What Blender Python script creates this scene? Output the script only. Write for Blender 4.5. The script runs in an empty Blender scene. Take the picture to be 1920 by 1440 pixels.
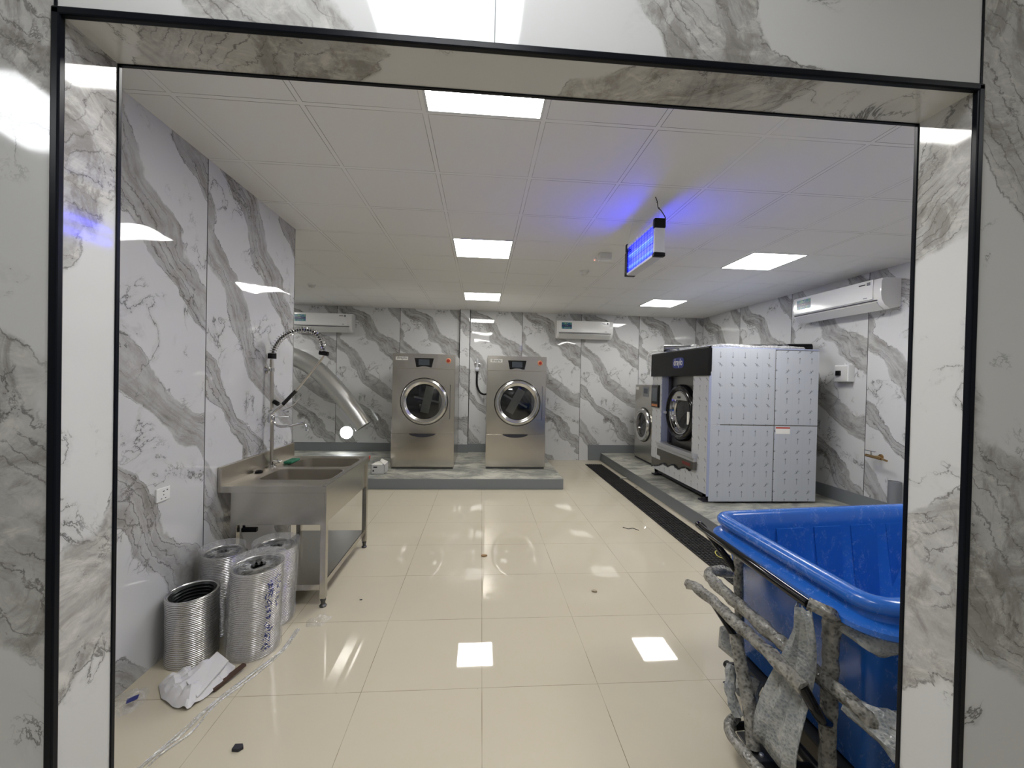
import bpy, bmesh, math, random
from mathutils import Vector, Matrix, noise as mnoise
random.seed(7)
PI = math.pi
SC = bpy.context.scene
COL = SC.collection

# ------------------------------------------------------------------ camera, world, exposure
cam = bpy.data.objects.new('camera', bpy.data.cameras.new('camera'))
COL.objects.link(cam)
cam.data.sensor_width = 36.0
cam.data.sensor_fit = 'HORIZONTAL'
cam.data.lens = 36.0 * 760.8 / 1920.0
cam.data.clip_start = 0.02
def cam_matrix(yaw, pitch, roll, loc):
    cy, sy, cp, sp = math.cos(yaw), math.sin(yaw), math.cos(pitch), math.sin(pitch)
    f = Vector((sy*cp, cy*cp, sp)); r = Vector((cy, -sy, 0)); u = r.cross(f)
    r2 = r*math.cos(roll) + u*math.sin(roll); u2 = -r*math.sin(roll) + u*math.cos(roll)
    m = Matrix((r2, u2, -f)).transposed().to_4x4()
    m.translation = loc
    return m
cam.matrix_world = cam_matrix(0.0756, -0.0099, 0.0214, Vector((0, 0, 1.5703)))
SC.camera = cam
w = bpy.data.worlds.new('world'); SC.world = w; w.use_nodes = True
w.node_tree.nodes['Background'].inputs[0].default_value = (0.75, 0.85, 1.0, 1)
w.node_tree.nodes['Background'].inputs[1].default_value = 0.6
SC.view_settings.view_transform = 'Standard'
SC.view_settings.look = 'None'
SC.view_settings.gamma = 1.0
SC.view_settings.use_curve_mapping = False
SC.view_settings.exposure = 1.65
SC.cycles.use_denoising = True
SC.cycles.max_bounces = 10
SC.cycles.diffuse_bounces = 6
SC.cycles.glossy_bounces = 5
SC.cycles.transparent_max_bounces = 16
SC.cycles.sample_clamp_indirect = 6.0
LAMP_E = 9.0          # radiance of the ceiling panels
OUTER_E = 5.0         # radiance of the panels in the room outside the doorway
UV_E = 9.5           # radiance of the blue tubes

# ------------------------------------------------------------------ room numbers (metres)
CZ = 2.904
LX, LYEND, RX, BY = -1.72, 3.86, 4.47, 7.95
FY0, FY1 = 0.85, 0.9775
OX0, OX1, OZ = -0.824, 1.118, 2.258
PZ = 0.15

# ------------------------------------------------------------------ node helpers
class NT:
    def __init__(s, name):
        s.m = bpy.data.materials.new(name); s.m.use_nodes = True
        s.t = s.m.node_tree; s.b = s.t.nodes['Principled BSDF']; s.out = s.t.nodes['Material Output']
    def n(s, typ, **k):
        nd = s.t.nodes.new(typ)
        for a, v in k.items(): setattr(nd, a, v)
        return nd
    def put(s, sock, v):
        if isinstance(v, bpy.types.NodeSocket): s.t.links.new(v, sock)
        elif isinstance(v, (tuple, list)) and len(v) == 3 and sock.type == 'RGBA': sock.default_value = (*v, 1)
        else: sock.default_value = v
    def mth(s, op, a, b=None, c=None, clamp=False):
        nd = s.n('ShaderNodeMath', operation=op, use_clamp=clamp)
        s.put(nd.inputs[0], a)
        if b is not None: s.put(nd.inputs[1], b)
        if c is not None: s.put(nd.inputs[2], c)
        return nd.outputs[0]
    def add(s, a, b): return s.mth('ADD', a, b)
    def sub(s, a, b): return s.mth('SUBTRACT', a, b)
    def mul(s, a, b, clamp=False): return s.mth('MULTIPLY', a, b, clamp=clamp)
    def step(s, x, a, b, lo=0.0, hi=1.0):      # smooth ramp of x from a..b
        nd = s.n('ShaderNodeMapRange', interpolation_type='SMOOTHSTEP')
        for i, v in enumerate((x, a, b, lo, hi)): s.put(nd.inputs[i], v)
        return nd.outputs[0]
    def xyz(s, kind='Object'):
        tc = s.n('ShaderNodeTexCoord'); sp = s.n('ShaderNodeSeparateXYZ')
        s.t.links.new(tc.outputs[kind], sp.inputs[0]); return sp.outputs[0], sp.outputs[1], sp.outputs[2]
    def vec(s, x, y, z=0.0):
        nd = s.n('ShaderNodeCombineXYZ')
        for i, v in enumerate((x, y, z)): s.put(nd.inputs[i], v)
        return nd.outputs[0]
    def noise(s, v, scale, detail=3.0, rough=0.55, dist=0.0):
        nd = s.n('ShaderNodeTexNoise')
        if v is not None: s.put(nd.inputs['Vector'], v)
        nd.inputs['Scale'].default_value = scale; nd.inputs['Detail'].default_value = detail
        nd.inputs['Roughness'].default_value = rough; nd.inputs['Distortion'].default_value = dist
        return nd.outputs['Fac']
    def mix(s, f, a, b):
        nd = s.n('ShaderNodeMix', data_type='RGBA')
        s.put(nd.inputs[0], f); s.put(nd.inputs[6], a); s.put(nd.inputs[7], b)
        return nd.outputs[2]
    def bump(s, h, strength, dist=0.01):
        nd = s.n('ShaderNodeBump'); s.put(nd.inputs['Height'], h)
        nd.inputs['Strength'].default_value = strength; nd.inputs['Distance'].default_value = dist
        s.t.links.new(nd.outputs[0], s.b.inputs['Normal']); return nd
    def set(s, **k):
        for a, v in k.items(): s.put(s.b.inputs[a.replace('_', ' ')], v)
        return s

def simple(name, col, rough=0.5, metal=0.0, **k):
    m = NT(name); m.set(Base_Color=col, Roughness=rough, Metallic=metal, **k); return m.m

def emis(name, col, e):
    m = NT(name); m.set(Base_Color=(0.8, 0.8, 0.8), Emission_Color=col, Emission_Strength=e, Roughness=0.5); return m.m

def marble(name, uax, vax, W=1.18, u0=0.0, v0=0.0, P=1.32, slope=1.13, bw=0.30, seed=0.0, warp=0.36,
           wave=0.35, seam=True, white=(0.62, 0.625, 0.625), taupe=(0.205, 0.195, 0.18), rough=0.03, flipu=False, sc=1.0, near=False):
    m = NT(name); x = m.xyz(); ax = dict(X=x[0], Y=x[1], Z=x[2])
    u = m.sub(ax[uax], u0)
    if flipu: u = m.mul(u, -1.0)
    v = m.sub(ax[vax], v0)
    um = m.mth('FLOORED_MODULO', u, W) if W else u
    p = m.vec(um, v, seed)
    # two octaves of warp
    n1 = m.sub(m.noise(p, 1.1/sc, 2.0), 0.5); n2 = m.sub(m.noise(m.vec(v, um, seed+5), 5.0/sc, 5.0, 0.65), 0.5)
    t = m.add(m.mul(um, slope), v)
    t = m.add(t, m.mul(n1, warp*2.6)); t = m.add(t, m.mul(n2, 0.16*sc))
    f = m.mth('FRACT', m.mth('DIVIDE', t, P))
    d = m.mul(m.mth('ABSOLUTE', m.sub(f, 0.5)), 2.0)          # 0 in the middle of a vein
    wvar = m.add(bw, m.mul(m.sub(m.noise(m.vec(um, v, seed+9), 1.7/sc, 3.0), 0.5), 0.75))
    e = m.sub(d, wvar)                                         # below 0 is inside
    inside = m.step(e, 0.035, -0.035)
    # streaks running along the vein
    s_ = m.sub(m.mul(v, 0.55), m.mul(um, 0.45))
    st = m.noise(m.vec(m.mul(t, 7.0/sc), m.mul(s_, 2.2/sc), seed), 1.0, 7.0, 0.68, 0.4)
    cl = m.noise(m.vec(um, v, seed+3), 9.0/sc, 6.0, 0.65, 0.8)
    body = m.mul(inside, m.step(m.add(m.mul(st, 0.75), m.mul(cl, 0.25)), 0.28, 0.62, 1.0, 0.35))
    col = m.mix(body, white, taupe)
    # fine dark contour lines in the vein and along its border
    ln = m.mth('ABSOLUTE', m.sub(m.mth('FRACT', m.mul(m.add(t, m.mul(cl, 0.12*sc)), 13.0/sc)), 0.5))
    lines = m.mul(m.step(ln, 0.10, 0.0), m.mul(inside, m.step(m.noise(m.vec(um, v, seed+13), 2.2/sc, 3.0), 0.42, 0.55)))
    edge = m.mul(m.step(m.mth('ABSOLUTE', m.add(e, m.mul(m.sub(cl, 0.5), 0.22))), 0.016, 0.0), m.step(m.noise(m.vec(um, v, seed+21), 3.0/sc, 4.0), 0.42, 0.58))
    # loose squiggles on the white ground
    q = m.noise(m.vec(um, v, seed+31), 2.6/sc, 7.0, 0.62, 0.5)
    sq = m.mul(m.step(m.mth('ABSOLUTE', m.sub(q, 0.52)), 0.010, 0.0), m.step(m.noise(m.vec(um, v, seed+41), 2.4/sc, 2.0), 0.5, 0.62))
    haze = m.mul(m.step(m.mth('ABSOLUTE', m.sub(q, 0.52)), 0.06, 0.0), m.step(m.noise(m.vec(um, v, seed+41), 2.4/sc, 2.0), 0.5, 0.68))
    col = m.mix(m.mul(haze, 0.28), col, (0.24, 0.235, 0.23))
    dark = m.mth('MAXIMUM', m.mul(lines, 0.7), m.mth('MAXIMUM', m.mul(edge, 0.75), m.mul(sq, 0.8)))
    col = m.mix(dark, col, (0.075, 0.07, 0.068))
    if near:                                                   # cloudy, wispy close-up look
        c2 = m.noise(m.vec(um, m.mul(v, 1.6), seed+60), 7.0, 9.0, 0.72, 1.6)
        col = m.mix(m.mul(inside, m.step(c2, 0.46, 0.72)), col, (0.60, 0.585, 0.555))
        c3 = m.noise(m.vec(m.mul(um, 1.5), v, seed+66), 5.0, 8.0, 0.7, 1.0)
        col = m.mix(m.mul(inside, m.step(c3, 0.52, 0.38, 0.0, 0.6)), col, (0.17, 0.155, 0.14))
    # pale wisps
    wi = m.mul(inside, m.step(m.noise(m.vec(m.mul(t, 3.0/sc), m.mul(s_, 5.0/sc), seed+50), 2.0, 6.0, 0.7, 1.2), 0.60, 0.70))
    col = m.mix(m.mul(wi, 0.35), col, (0.60, 0.59, 0.57))
    if seam and W:
        sm = m.mth('LESS_THAN', m.mth('ABSOLUTE', m.sub(um, 0.004)), 0.004)
        col = m.mix(m.mul(sm, 0.9), col, (0.03, 0.03, 0.03))
    m.set(Base_Color=col, Roughness=rough)
    m.b.inputs['IOR'].default_value = 1.5
    h = m.add(m.noise(m.vec(u, v, seed+70), 2.0, 1.0), m.mul(m.noise(m.vec(u, v, seed+71), 8.0, 1.0), 0.03))
    m.bump(h, wave, 0.018)
    return m.m

# ------------------------------------------------------------------ mesh builder
class MB:
    def __init__(s): s.bm = bmesh.new()
    def box(s, x0, x1, y0, y1, z0, z1, bev=0.0, seg=2, rot=None):
        bm = bmesh.new()
        bmesh.ops.create_cube(bm, size=1.0)
        for v in bm.verts:
            v.co = Vector(((x0+x1)/2 + v.co.x*(x1-x0), (y0+y1)/2 + v.co.y*(y1-y0), (z0+z1)/2 + v.co.z*(z1-z0)))
        if bev: bmesh.ops.bevel(bm, geom=bm.edges[:], offset=bev, segments=seg, affect='EDGES', profile=0.5)
        if rot is not None:
            c = Vector(((x0+x1)/2, (y0+y1)/2, (z0+z1)/2))
            for v in bm.verts: v.co = c + rot @ (v.co - c)
        s.take(bm); return s
    def take(s, bm):
        me = bpy.data.meshes.new('t'); bm.to_mesh(me); bm.free(); s.bm.from_mesh(me); bpy.data.meshes.remove(me)
    def ring(s, pts): return [s.bm.verts.new(p) for p in pts]
    def bridge(s, a, b, closed=True):
        n = len(a)
        for i in range(n if closed else n-1):
            j = (i+1) % n
            try: s.bm.faces.new((a[i], a[j], b[j], b[i]))
            except ValueError: pass
    def cap(s, r):
        try: s.bm.faces.new(r)
        except ValueError: pass
    def loft(s, rings, cap0=True, cap1=True):
        rs = [s.ring(r) for r in rings]
        for a, b in zip(rs, rs[1:]): s.bridge(a, b)
        if cap0: s.cap(rs[0][::-1])
        if cap1: s.cap(rs[-1])
        return s
    def tube(s, pts, r, n=12, caps=True, wob=0.0):
        pts = [Vector(p) for p in pts]; rings = []; prev = None
        for i, p in enumerate(pts):
            d = (pts[min(i+1, len(pts)-1)] - pts[max(i-1, 0)]).normalized()
            if prev is None:
                a = Vector((0, 0, 1)) if abs(d.z) < 0.9 else Vector((1, 0, 0))
                u = d.cross(a).normalized()
            else:
                u = (prev - d*prev.dot(d)).normalized()
            prev = u; v = d.cross(u)
            ri = r[i] if isinstance(r, (list, tuple)) else r
            ring = []
            for k in range(n):
                a = 2*PI*k/n; rr = ri
                if wob: rr *= 1 + wob*mnoise.noise(Vector((p.x*22+math.cos(a)*1.3, p.y*22+math.sin(a)*1.3, p.z*22)))
                ring.append(p + (u*math.cos(a) + v*math.sin(a))*rr)
            rings.append(ring)
        return s.loft(rings, caps, caps)
    def lathe(s, c, axis, prof, n=40, cap0=False, cap1=False):
        """prof: list of (radius, distance along axis)"""
        c = Vector(c); ax = Vector(axis).normalized()
        a = Vector((0, 0, 1)) if abs(ax.z) < 0.9 else Vector((1, 0, 0))
        u = ax.cross(a).normalized(); v = ax.cross(u)
        rings = [[c + ax*h + (u*math.cos(2*PI*k/n) + v*math.sin(2*PI*k/n))*max(r, 1e-4) for k in range(n)] for r, h in prof]
        return s.loft(rings, cap0, cap1)
    def prism(s, poly, d):
        """flat polygon (3d points) pushed along vector d"""
        d = Vector(d); a = s.ring([Vector(p) for p in poly]); b = s.ring([Vector(p)+d for p in poly])
        s.bridge(a, b); s.cap(a[::-1]); s.cap(b); return s
    def build(s, name, mat, parent=None, loc=(0, 0, 0), smooth=False, sharp=40):
        org = Vector(loc)
        if parent is not None:
            org = Vector((0, 0, 0)); p = parent
            while p is not None: org += Vector(p.location); p = p.parent
        bmesh.ops.recalc_face_normals(s.bm, faces=s.bm.faces[:])
        for v in s.bm.verts: v.co -= org
        me = bpy.data.meshes.new(name)
        if smooth:
            for f in s.bm.faces: f.smooth = True
            for e in s.bm.edges:
                if len(e.link_faces) == 2 and e.calc_face_angle(0) > math.radians(sharp): e.smooth = False
        s.bm.to_mesh(me); s.bm.free()
        me.materials.append(mat)
        o = bpy.data.objects.new(name, me); COL.objects.link(o)
        if parent is not None: o.parent = parent
        else: o.location = loc
        return o

def smooth_path(pts, n=6):
    P = [Vector(p) for p in pts]; out = []
    Q = [P[0]*2-P[1]] + P + [P[-1]*2-P[-2]]
    for i in range(1, len(Q)-2):
        a, b, c, d = Q[i-1:i+3]
        for k in range(n):
            t = k/n
            out.append(0.5*((2*b) + (c-a)*t + (2*a-5*b+4*c-d)*t*t + (3*b-a-3*c+d)*t**3))
    out.append(P[-1]); return out

def tag(o, label=None, cat=None, group=None, kind=None):
    if label: o['label'] = label
    if cat: o['category'] = cat
    if group: o['group'] = group
    if kind: o['kind'] = kind
    return o
def thing(name, label, cat, loc, group=None):
    o = bpy.data.objects.new(name, None); COL.objects.link(o); o.location = loc
    o.empty_display_size = 0.1
    return tag(o, label, cat, group)
def struct(name, mb, mat, **k): return tag(mb.build(name, mat, **k), kind='structure')
def copy_tree(o, parent=None):
    c = o.copy(); COL.objects.link(c); c.parent = parent
    for ch in list(o.children): copy_tree(ch, c)
    return c
def textmesh(txt, size, name, mat, parent, org, xd, yd, depth=0.001, width=None):
    cu = bpy.data.curves.new('t', 'FONT'); cu.body = txt; cu.size = size; cu.align_x = 'CENTER'; cu.align_y = 'CENTER'
    cu.extrude = depth; cu.resolution_u = 3
    to = bpy.data.objects.new('t', cu); COL.objects.link(to)
    dg = bpy.context.evaluated_depsgraph_get()
    me = bpy.data.meshes.new_from_object(to.evaluated_get(dg))
    bpy.data.objects.remove(to); bpy.data.curves.remove(cu)
    xd = Vector(xd).normalized(); yd = Vector(yd).normalized(); zd = xd.cross(yd); org = Vector(org)
    sx = 1.0
    if width:
        xs = [v.co.x for v in me.vertices]; sx = width/(max(xs)-min(xs))
    base = Vector((0, 0, 0)); p = parent
    while p is not None: base += Vector(p.location); p = p.parent
    for v in me.vertices: v.co = org + xd*v.co.x*sx + yd*v.co.y + zd*v.co.z - base
    me.materials.clear(); me.materials.append(mat)
    me.name = name
    o = bpy.data.objects.new(name, me); COL.objects.link(o); o.parent = parent
    return o

# ------------------------------------------------------------------ plain materials
M = {}
M['black'] = simple('black_plastic', (0.006, 0.006, 0.007), 0.35, 0.0, Specular_IOR_Level=0.2)
M['gloss_black'] = simple('gloss_black', (0.006, 0.006, 0.007), 0.12)
M['trim'] = simple('black_trim', (0.003, 0.004, 0.007), 0.3, 0.0, Specular_IOR_Level=0.15)
M['white'] = simple('white_plastic', (0.72, 0.73, 0.73), 0.22)
M['white_dull'] = simple('white_dull', (0.60, 0.60, 0.58), 0.6)
M['chrome'] = simple('chrome', (0.62, 0.62, 0.63), 0.10, 1.0)
M['alu'] = simple('alu_strip', (0.62, 0.63, 0.66), 0.35, 0.7)
M['dark_steel'] = simple('dark_steel', (0.10, 0.10, 0.10), 0.35, 0.8)
M['grey_plastic'] = simple('grey_plastic', (0.20, 0.21, 0.23), 0.45)
M['grey_paint'] = simple('grey_paint', (0.19, 0.205, 0.215), 0.55)
M['red'] = simple('red_plastic', (0.45, 0.03, 0.01), 0.3)
M['copper'] = simple('orange_ring', (0.75, 0.38, 0.22), 0.3)
M['screen'] = simple('screen', (0.075, 0.09, 0.11), 0.1)
M['label_white'] = simple('label_white', (0.88, 0.87, 0.82), 0.5)
M['ink'] = simple('dark_ink', (0.02, 0.02, 0.03), 0.5)
M['blue_badge'] = simple('blue_badge', (0.012, 0.03, 0.24), 0.3)
M['brass'] = simple('brass', (0.42, 0.28, 0.13), 0.25, 0.9)
M['marker'] = simple('blue_marker', (0.02, 0.03, 0.16), 0.5)
M['green'] = simple('green_pad', (0.01, 0.13, 0.07), 0.7)
M['brown'] = simple('brown_board', (0.06, 0.03, 0.02), 0.55)
M['yellow'] = simple('yellow_wire', (0.55, 0.50, 0.12), 0.5)

def steel(name, base=(0.52, 0.50, 0.46), rough=0.24, axis='Z', wav=0.0, smudge=0.06):
    m = NT(name); x = m.xyz(); k = dict(X=(2, 90, 90), Y=(90, 2, 90), Z=(90, 90, 2))[axis]
    br = m.noise(m.vec(*[m.mul(a, float(b)) for a, b in zip(x, k)]), 3.0, 3.0)
    sm = m.noise(m.vec(*x), 3.0, 4.0)
    m.set(Base_Color=base, Metallic=1.0, Roughness=m.add(rough-smudge, m.add(m.mul(sm, smudge*1.4), m.mul(br, 0.05))))
    h = m.mul(br, 0.01)
    if wav: h = m.add(h, m.mul(m.noise(m.vec(*x), 2.0, 1.0), wav))
    m.bump(h, 0.3, 0.02); return m.m
M['steel'] = steel('brushed_steel')
M['steel_top'] = steel('steel_sheet', base=(0.50, 0.47, 0.42), rough=0.33, axis='Y')
M['steel_dryer'] = steel('dryer_steel', base=(0.56, 0.53, 0.48), rough=0.20, axis='Z', wav=0.35)
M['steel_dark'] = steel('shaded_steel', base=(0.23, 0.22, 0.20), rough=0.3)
M['glass'] = simple('dark_glass', (0.012, 0.013, 0.015), 0.04)
M['tub_dark'] = simple('drum_steel', (0.32, 0.31, 0.29), 0.3, 0.9)

def duct_mat(name, base, pitch=0.010):
    m = NT(name); x, y, z = m.xyz()
    zz = m.add(z, m.mul(m.noise(m.vec(x, y, z), 5.0, 2.0), 0.012))
    h = m.add(m.mth('SINE', m.mul(zz, 2*PI/pitch)), m.mul(m.noise(m.vec(m.mul(x, 3.0), m.mul(y, 3.0), m.mul(z, 160.0)), 1.0, 3.0), 0.7))
    m.set(Base_Color=m.mix(m.step(h, 0.3, -0.6), base, tuple(c*0.72 for c in base)), Metallic=1.0, Roughness=0.20)
    m.bump(h, 0.75, 0.0022); return m.m
M['roll'] = duct_mat('foil_duct', (0.70, 0.70, 0.70))
M['foil'] = simple('foil', (0.70, 0.70, 0.69), 0.34, 1.0)
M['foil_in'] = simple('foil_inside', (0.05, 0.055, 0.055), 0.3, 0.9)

def film_mat(name, alpha=0.35, col=(0.75, 0.76, 0.78), scale=26):
    m = NT(name); x = m.xyz()
    n = m.noise(m.vec(*x), scale, 5.0, 0.6, 1.5)
    g = m.n('ShaderNodeBsdfGlossy'); g.inputs['Roughness'].default_value = 0.12; g.inputs['Color'].default_value = (0.9, 0.9, 0.9, 1)
    df = m.n('ShaderNodeBsdfTranslucent'); df.inputs['Color'].default_value = (*col, 1)
    d2 = m.n('ShaderNodeBsdfDiffuse'); d2.inputs['Color'].default_value = (*col, 1)
    tr = m.n('ShaderNodeBsdfTransparent')
    bp = m.n('ShaderNodeBump'); bp.inputs['Strength'].default_value = 0.9; bp.inputs['Distance'].default_value = 0.01
    m.t.links.new(n, bp.inputs['Height']); m.t.links.new(bp.outputs[0], g.inputs['Normal'])
    m1 = m.n('ShaderNodeMixShader'); m.t.links.new(g.outputs[0], m1.inputs[1]); m.t.links.new(d2.outputs[0], m1.inputs[2]); m1.inputs[0].default_value = 0.55
    m3 = m.n('ShaderNodeMixShader'); m.t.links.new(m1.outputs[0], m3.inputs[1]); m.t.links.new(df.outputs[0], m3.inputs[2]); m3.inputs[0].default_value = 0.2
    m2 = m.n('ShaderNodeMixShader'); m.t.links.new(tr.outputs[0], m2.inputs[1]); m.t.links.new(m3.outputs[0], m2.inputs[2])
    m.put(m2.inputs[0], m.step(n, 0.3, 0.72, alpha*0.5, min(1.0, alpha*1.7)))
    m.t.links.new(m2.outputs[0], m.out.inputs[0]); return m.m
M['film'] = film_mat('clear_film', 0.26)
M['film_thick'] = film_mat('milky_film', 0.62, (0.72, 0.72, 0.70))

def bubble_mat(name, dark=(0.05, 0.048, 0.042), light=(0.29, 0.28, 0.25), scale=75):
    m = NT(name); x = m.xyz()
    v = m.n('ShaderNodeTexVoronoi'); m.put(v.inputs['Vector'], m.vec(*x)); v.inputs['Scale'].default_value = scale
    n = m.noise(m.vec(*x), 18, 4.0, 0.65, 1.0)
    f = m.add(m.mul(m.step(v.outputs['Distance'], 0.15, 0.6), 0.45), m.mul(m.step(n, 0.35, 0.68), 0.6))
    m.set(Base_Color=m.mix(f, dark, light), Roughness=0.15)
    m.bump(m.add(m.mul(v.outputs['Distance'], -0.6), m.mul(n, 1.6)), 0.7, 0.006); return m.m
M['bubble'] = bubble_mat('bubble_wrap')
M['bubble_sheet'] = bubble_mat('bubble_wrap_sheet', (0.15, 0.17, 0.19), (0.36, 0.36, 0.34), 90)

# floor tiles
m = NT('floor_tile'); x, y, z = m.xyz()
fu = m.mth('FLOORED_MODULO', m.sub(x, 0.035), 0.6); fv = m.mth('FLOORED_MODULO', m.sub(y, 2.053), 0.6)
du = m.mth('MINIMUM', fu, m.sub(0.6, fu)); dv = m.mth('MINIMUM', fv, m.sub(0.6, fv))
gl = m.mth('LESS_THAN', m.mth('MINIMUM', du, dv), 0.0014)
gn = m.step(m.noise(m.vec(x, y, 0.0), 2.5, 3.0), 0.36, 0.60, 0.35, 0.95)
tid = m.vec(m.mth('FLOOR', m.mth('DIVIDE', m.sub(x, 0.035), 0.6)), m.mth('FLOOR', m.mth('DIVIDE', m.sub(y, 2.053), 0.6)), 0.0)
wn = m.n('ShaderNodeTexWhiteNoise'); m.put(wn.inputs[0], tid)
dirt = m.noise(m.vec(x, y, 0.0), 1.7, 6.0, 0.7)
tone = m.add(m.mul(wn.outputs[0], 0.10), m.mul(dirt, 0.35))
col = m.mix(tone, (0.56, 0.51, 0.40), (0.47, 0.42, 0.33))
sp = m.mth('GREATER_THAN', m.noise(m.vec(x, y, 2.0), 24.0, 3.0, 0.7), 0.735)
col = m.mix(m.mul(sp, 0.45), col, (0.28, 0.22, 0.15))
col = m.mix(m.mul(gl, gn), col, (0.20, 0.155, 0.10))
m.set(Base_Color=col, Roughness=m.step(dirt, 0.3, 0.8, 0.015, 0.05))
m.b.inputs['IOR'].default_value = 1.5
M['floor'] = m.m

# ceiling tiles
m = NT('ceiling_tile'); x, y, z = m.xyz()
fu = m.mth('FLOORED_MODULO', m.add(x, 0.31), 0.6); fv = m.mth('FLOORED_MODULO', m.sub(y, 2.077), 0.6)
du = m.mth('MINIMUM', fu, m.sub(0.6, fu)); dv = m.mth('MINIMUM', fv, m.sub(0.6, fv))
dm = m.mth('MINIMUM', du, dv)
bar = m.mth('LESS_THAN', dm, 0.012)
lin = m.mul(m.mth('LESS_THAN', m.mth('ABSOLUTE', m.sub(dm, 0.0135)), 0.0018), m.step(m.noise(m.vec(x, y, 0.0), 1.6, 2.0), 0.35, 0.6, 0.25, 0.9))
col = m.mix(m.mul(bar, 0.3), (0.76, 0.755, 0.74), (0.84, 0.84, 0.83))
col = m.mix(lin, col, (0.22, 0.215, 0.205))
m.set(Base_Color=col, Roughness=0.55)
m.bump(m.mul(bar, 1.0), 0.4, 0.003)
M['ceiling'] = m.m

# concrete plinth top
m = NT('plinth_top'); x, y, z = m.xyz()
n = m.noise(m.vec(m.mul(x, 0.6), y, z), 4.0, 8.0, 0.72, 0.6)
col = m.mix(m.step(n, 0.36, 0.66), (0.17, 0.175, 0.16), (0.50, 0.49, 0.42))
m.set(Base_Color=col, Roughness=0.5); M['plinth'] = m.m

# protective film printed with arrows and a scribbled mark, u = X (side) or Y (front)
def printed(name, uax, u0, v0, up=True, pu=0.152, pv=0.243, base=(0.51, 0.54, 0.59)):
    m = NT(name); x = m.xyz('Object'); ax = dict(X=x[0], Y=x[1], Z=x[2])
    u = m.sub(ax[uax], u0); v = m.sub(ax['Z'], v0)
    if not up: v = m.mul(v, -1.0)
    a = m.sub(m.mth('FLOORED_MODULO', u, pu), pu/2); b = m.mth('FLOORED_MODULO', v, pv)
    def seg(x0, y0, x1, y1, wd):
        L = math.hypot(x1-x0, y1-y0); dx, dy = (x1-x0)/L, (y1-y0)/L
        px = m.sub(a, x0); py = m.sub(b, y0)
        al = m.add(m.mul(px, dx), m.mul(py, dy)); ac = m.mth('ABSOLUTE', m.sub(m.mul(px, -dy), m.mul(py, -dx)))
        ac = m.mth('ABSOLUTE', m.add(m.mul(px, -dy), m.mul(py, dx)))
        return m.mul(m.mth('LESS_THAN', ac, wd), m.mul(m.mth('GREATER_THAN', al, 0.0), m.mth('LESS_THAN', al, L)))
    segs = [seg(0, 0.02, 0, 0.092, 0.0022), seg(0, 0.092, -0.009, 0.074, 0.0022), seg(0, 0.092, 0.009, 0.074, 0.0022),
            seg(-0.028, 0.145, 0.012, 0.178, 0.0026), seg(-0.012, 0.182, -0.004, 0.160, 0.0026), seg(-0.004, 0.150, 0.012, 0.195, 0.0024), seg(0.012, 0.170, 0.030, 0.186, 0.0018)]
    k = segs[0]
    for s_ in segs[1:]: k = m.mth('MAXIMUM', k, s_)
    n = m.noise(m.vec(*x), 1.5, 3.0)
    col = m.mix(m.mul(n, 0.35), base, tuple(c*0.8 for c in base))
    rib = m.mth('LESS_THAN', m.mth('FLOORED_MODULO', m.add(u, 0.01), pu/2), 0.002)
    col = m.mix(m.mul(rib, 0.25), col, (0.22, 0.24, 0.3))
    col = m.mix(m.mul(k, 0.8), col, (0.05, 0.055, 0.065))
    m.set(Base_Color=col, Roughness=0.36); return m.m

# blue tub plastic with pale scuffs
m = NT('blue_tub'); x = m.xyz()
n = m.noise(m.vec(m.mul(x[0], 1.0), m.mul(x[1], 1.0), m.mul(x[2], 0.7)), 9.0, 8.0, 0.75, 1.5)
sc_ = m.noise(m.vec(*x), 60.0, 6.0, 0.8, 2.0)
f = m.mul(m.step(n, 0.50, 0.66), m.step(sc_, 0.45, 0.62))
col = m.mix(m.mul(f, 0.42), (0.016, 0.115, 0.47), (0.30, 0.40, 0.64))
m.set(Base_Color=col, Roughness=m.add(0.22, m.mul(f, 0.3)))
M['blue'] = m.m

# ------------------------------------------------------------------ the setting
M['mb_back'] = marble('marble_back', 'X', 'Z', u0=-0.40, v0=0.20, P=0.84, bw=0.36, slope=1.06, seed=1.0, wave=0.25)
M['mb_left'] = marble('marble_left', 'Y', 'Z', u0=2.67, v0=0.38, P=0.84, bw=0.40, slope=1.25, seed=1.0, wave=0.6, white=(0.56, 0.565, 0.58))
M['mb_right'] = marble('marble_right', 'Y', 'Z', u0=4.40, v0=0.1, P=0.84, bw=0.36, slope=1.06, seed=1.0, flipu=True, wave=0.4)
fk = dict(W=None, seam=False, white=(0.60, 0.60, 0.595), taupe=(0.25, 0.235, 0.215), wave=0.4, warp=0.17, near=True, rough=0.06)
M['mb_front_l'] = marble('marble_front_left', 'X', 'Z', u0=-.9, v0=.835, P=.95, slope=.5, seed=7.3, sc=0.6, bw=0.50, **fk)
M['mb_front_r'] = marble('marble_front_right', 'X', 'Z', u0=1.2, v0=.685, P=1.05, slope=1.3, seed=9.3, sc=0.6, bw=0.40, **fk)
M['mb_front_h'] = marble('marble_front_head', 'X', 'Z', u0=-.02, v0=2.4, P=1.0, slope=1.0, seed=12.3, sc=0.6, bw=0.30, **fk)
M['mb_jambL'] = marble('marble_jamb', 'Y', 'Z', u0=.9, v0=.54, P=1.02, slope=-.5, seed=11.0, sc=0.5, bw=0.36, **{**fk, 'wave': .3})
M['mb_jambR'] = marble('marble_jamb_b', 'Y', 'Z', u0=.9, v0=.625, P=.95, slope=.5, seed=15.0, sc=0.5, bw=0.38, **{**fk, 'wave': .3})
M['mb_soffit'] = marble('marble_soffit', 'X', 'Y', u0=0.0, v0=.9, P=1.0, slope=1.0, seed=21.0, sc=0.5, bw=0.46, **{**fk, 'wave': .2})

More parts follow.
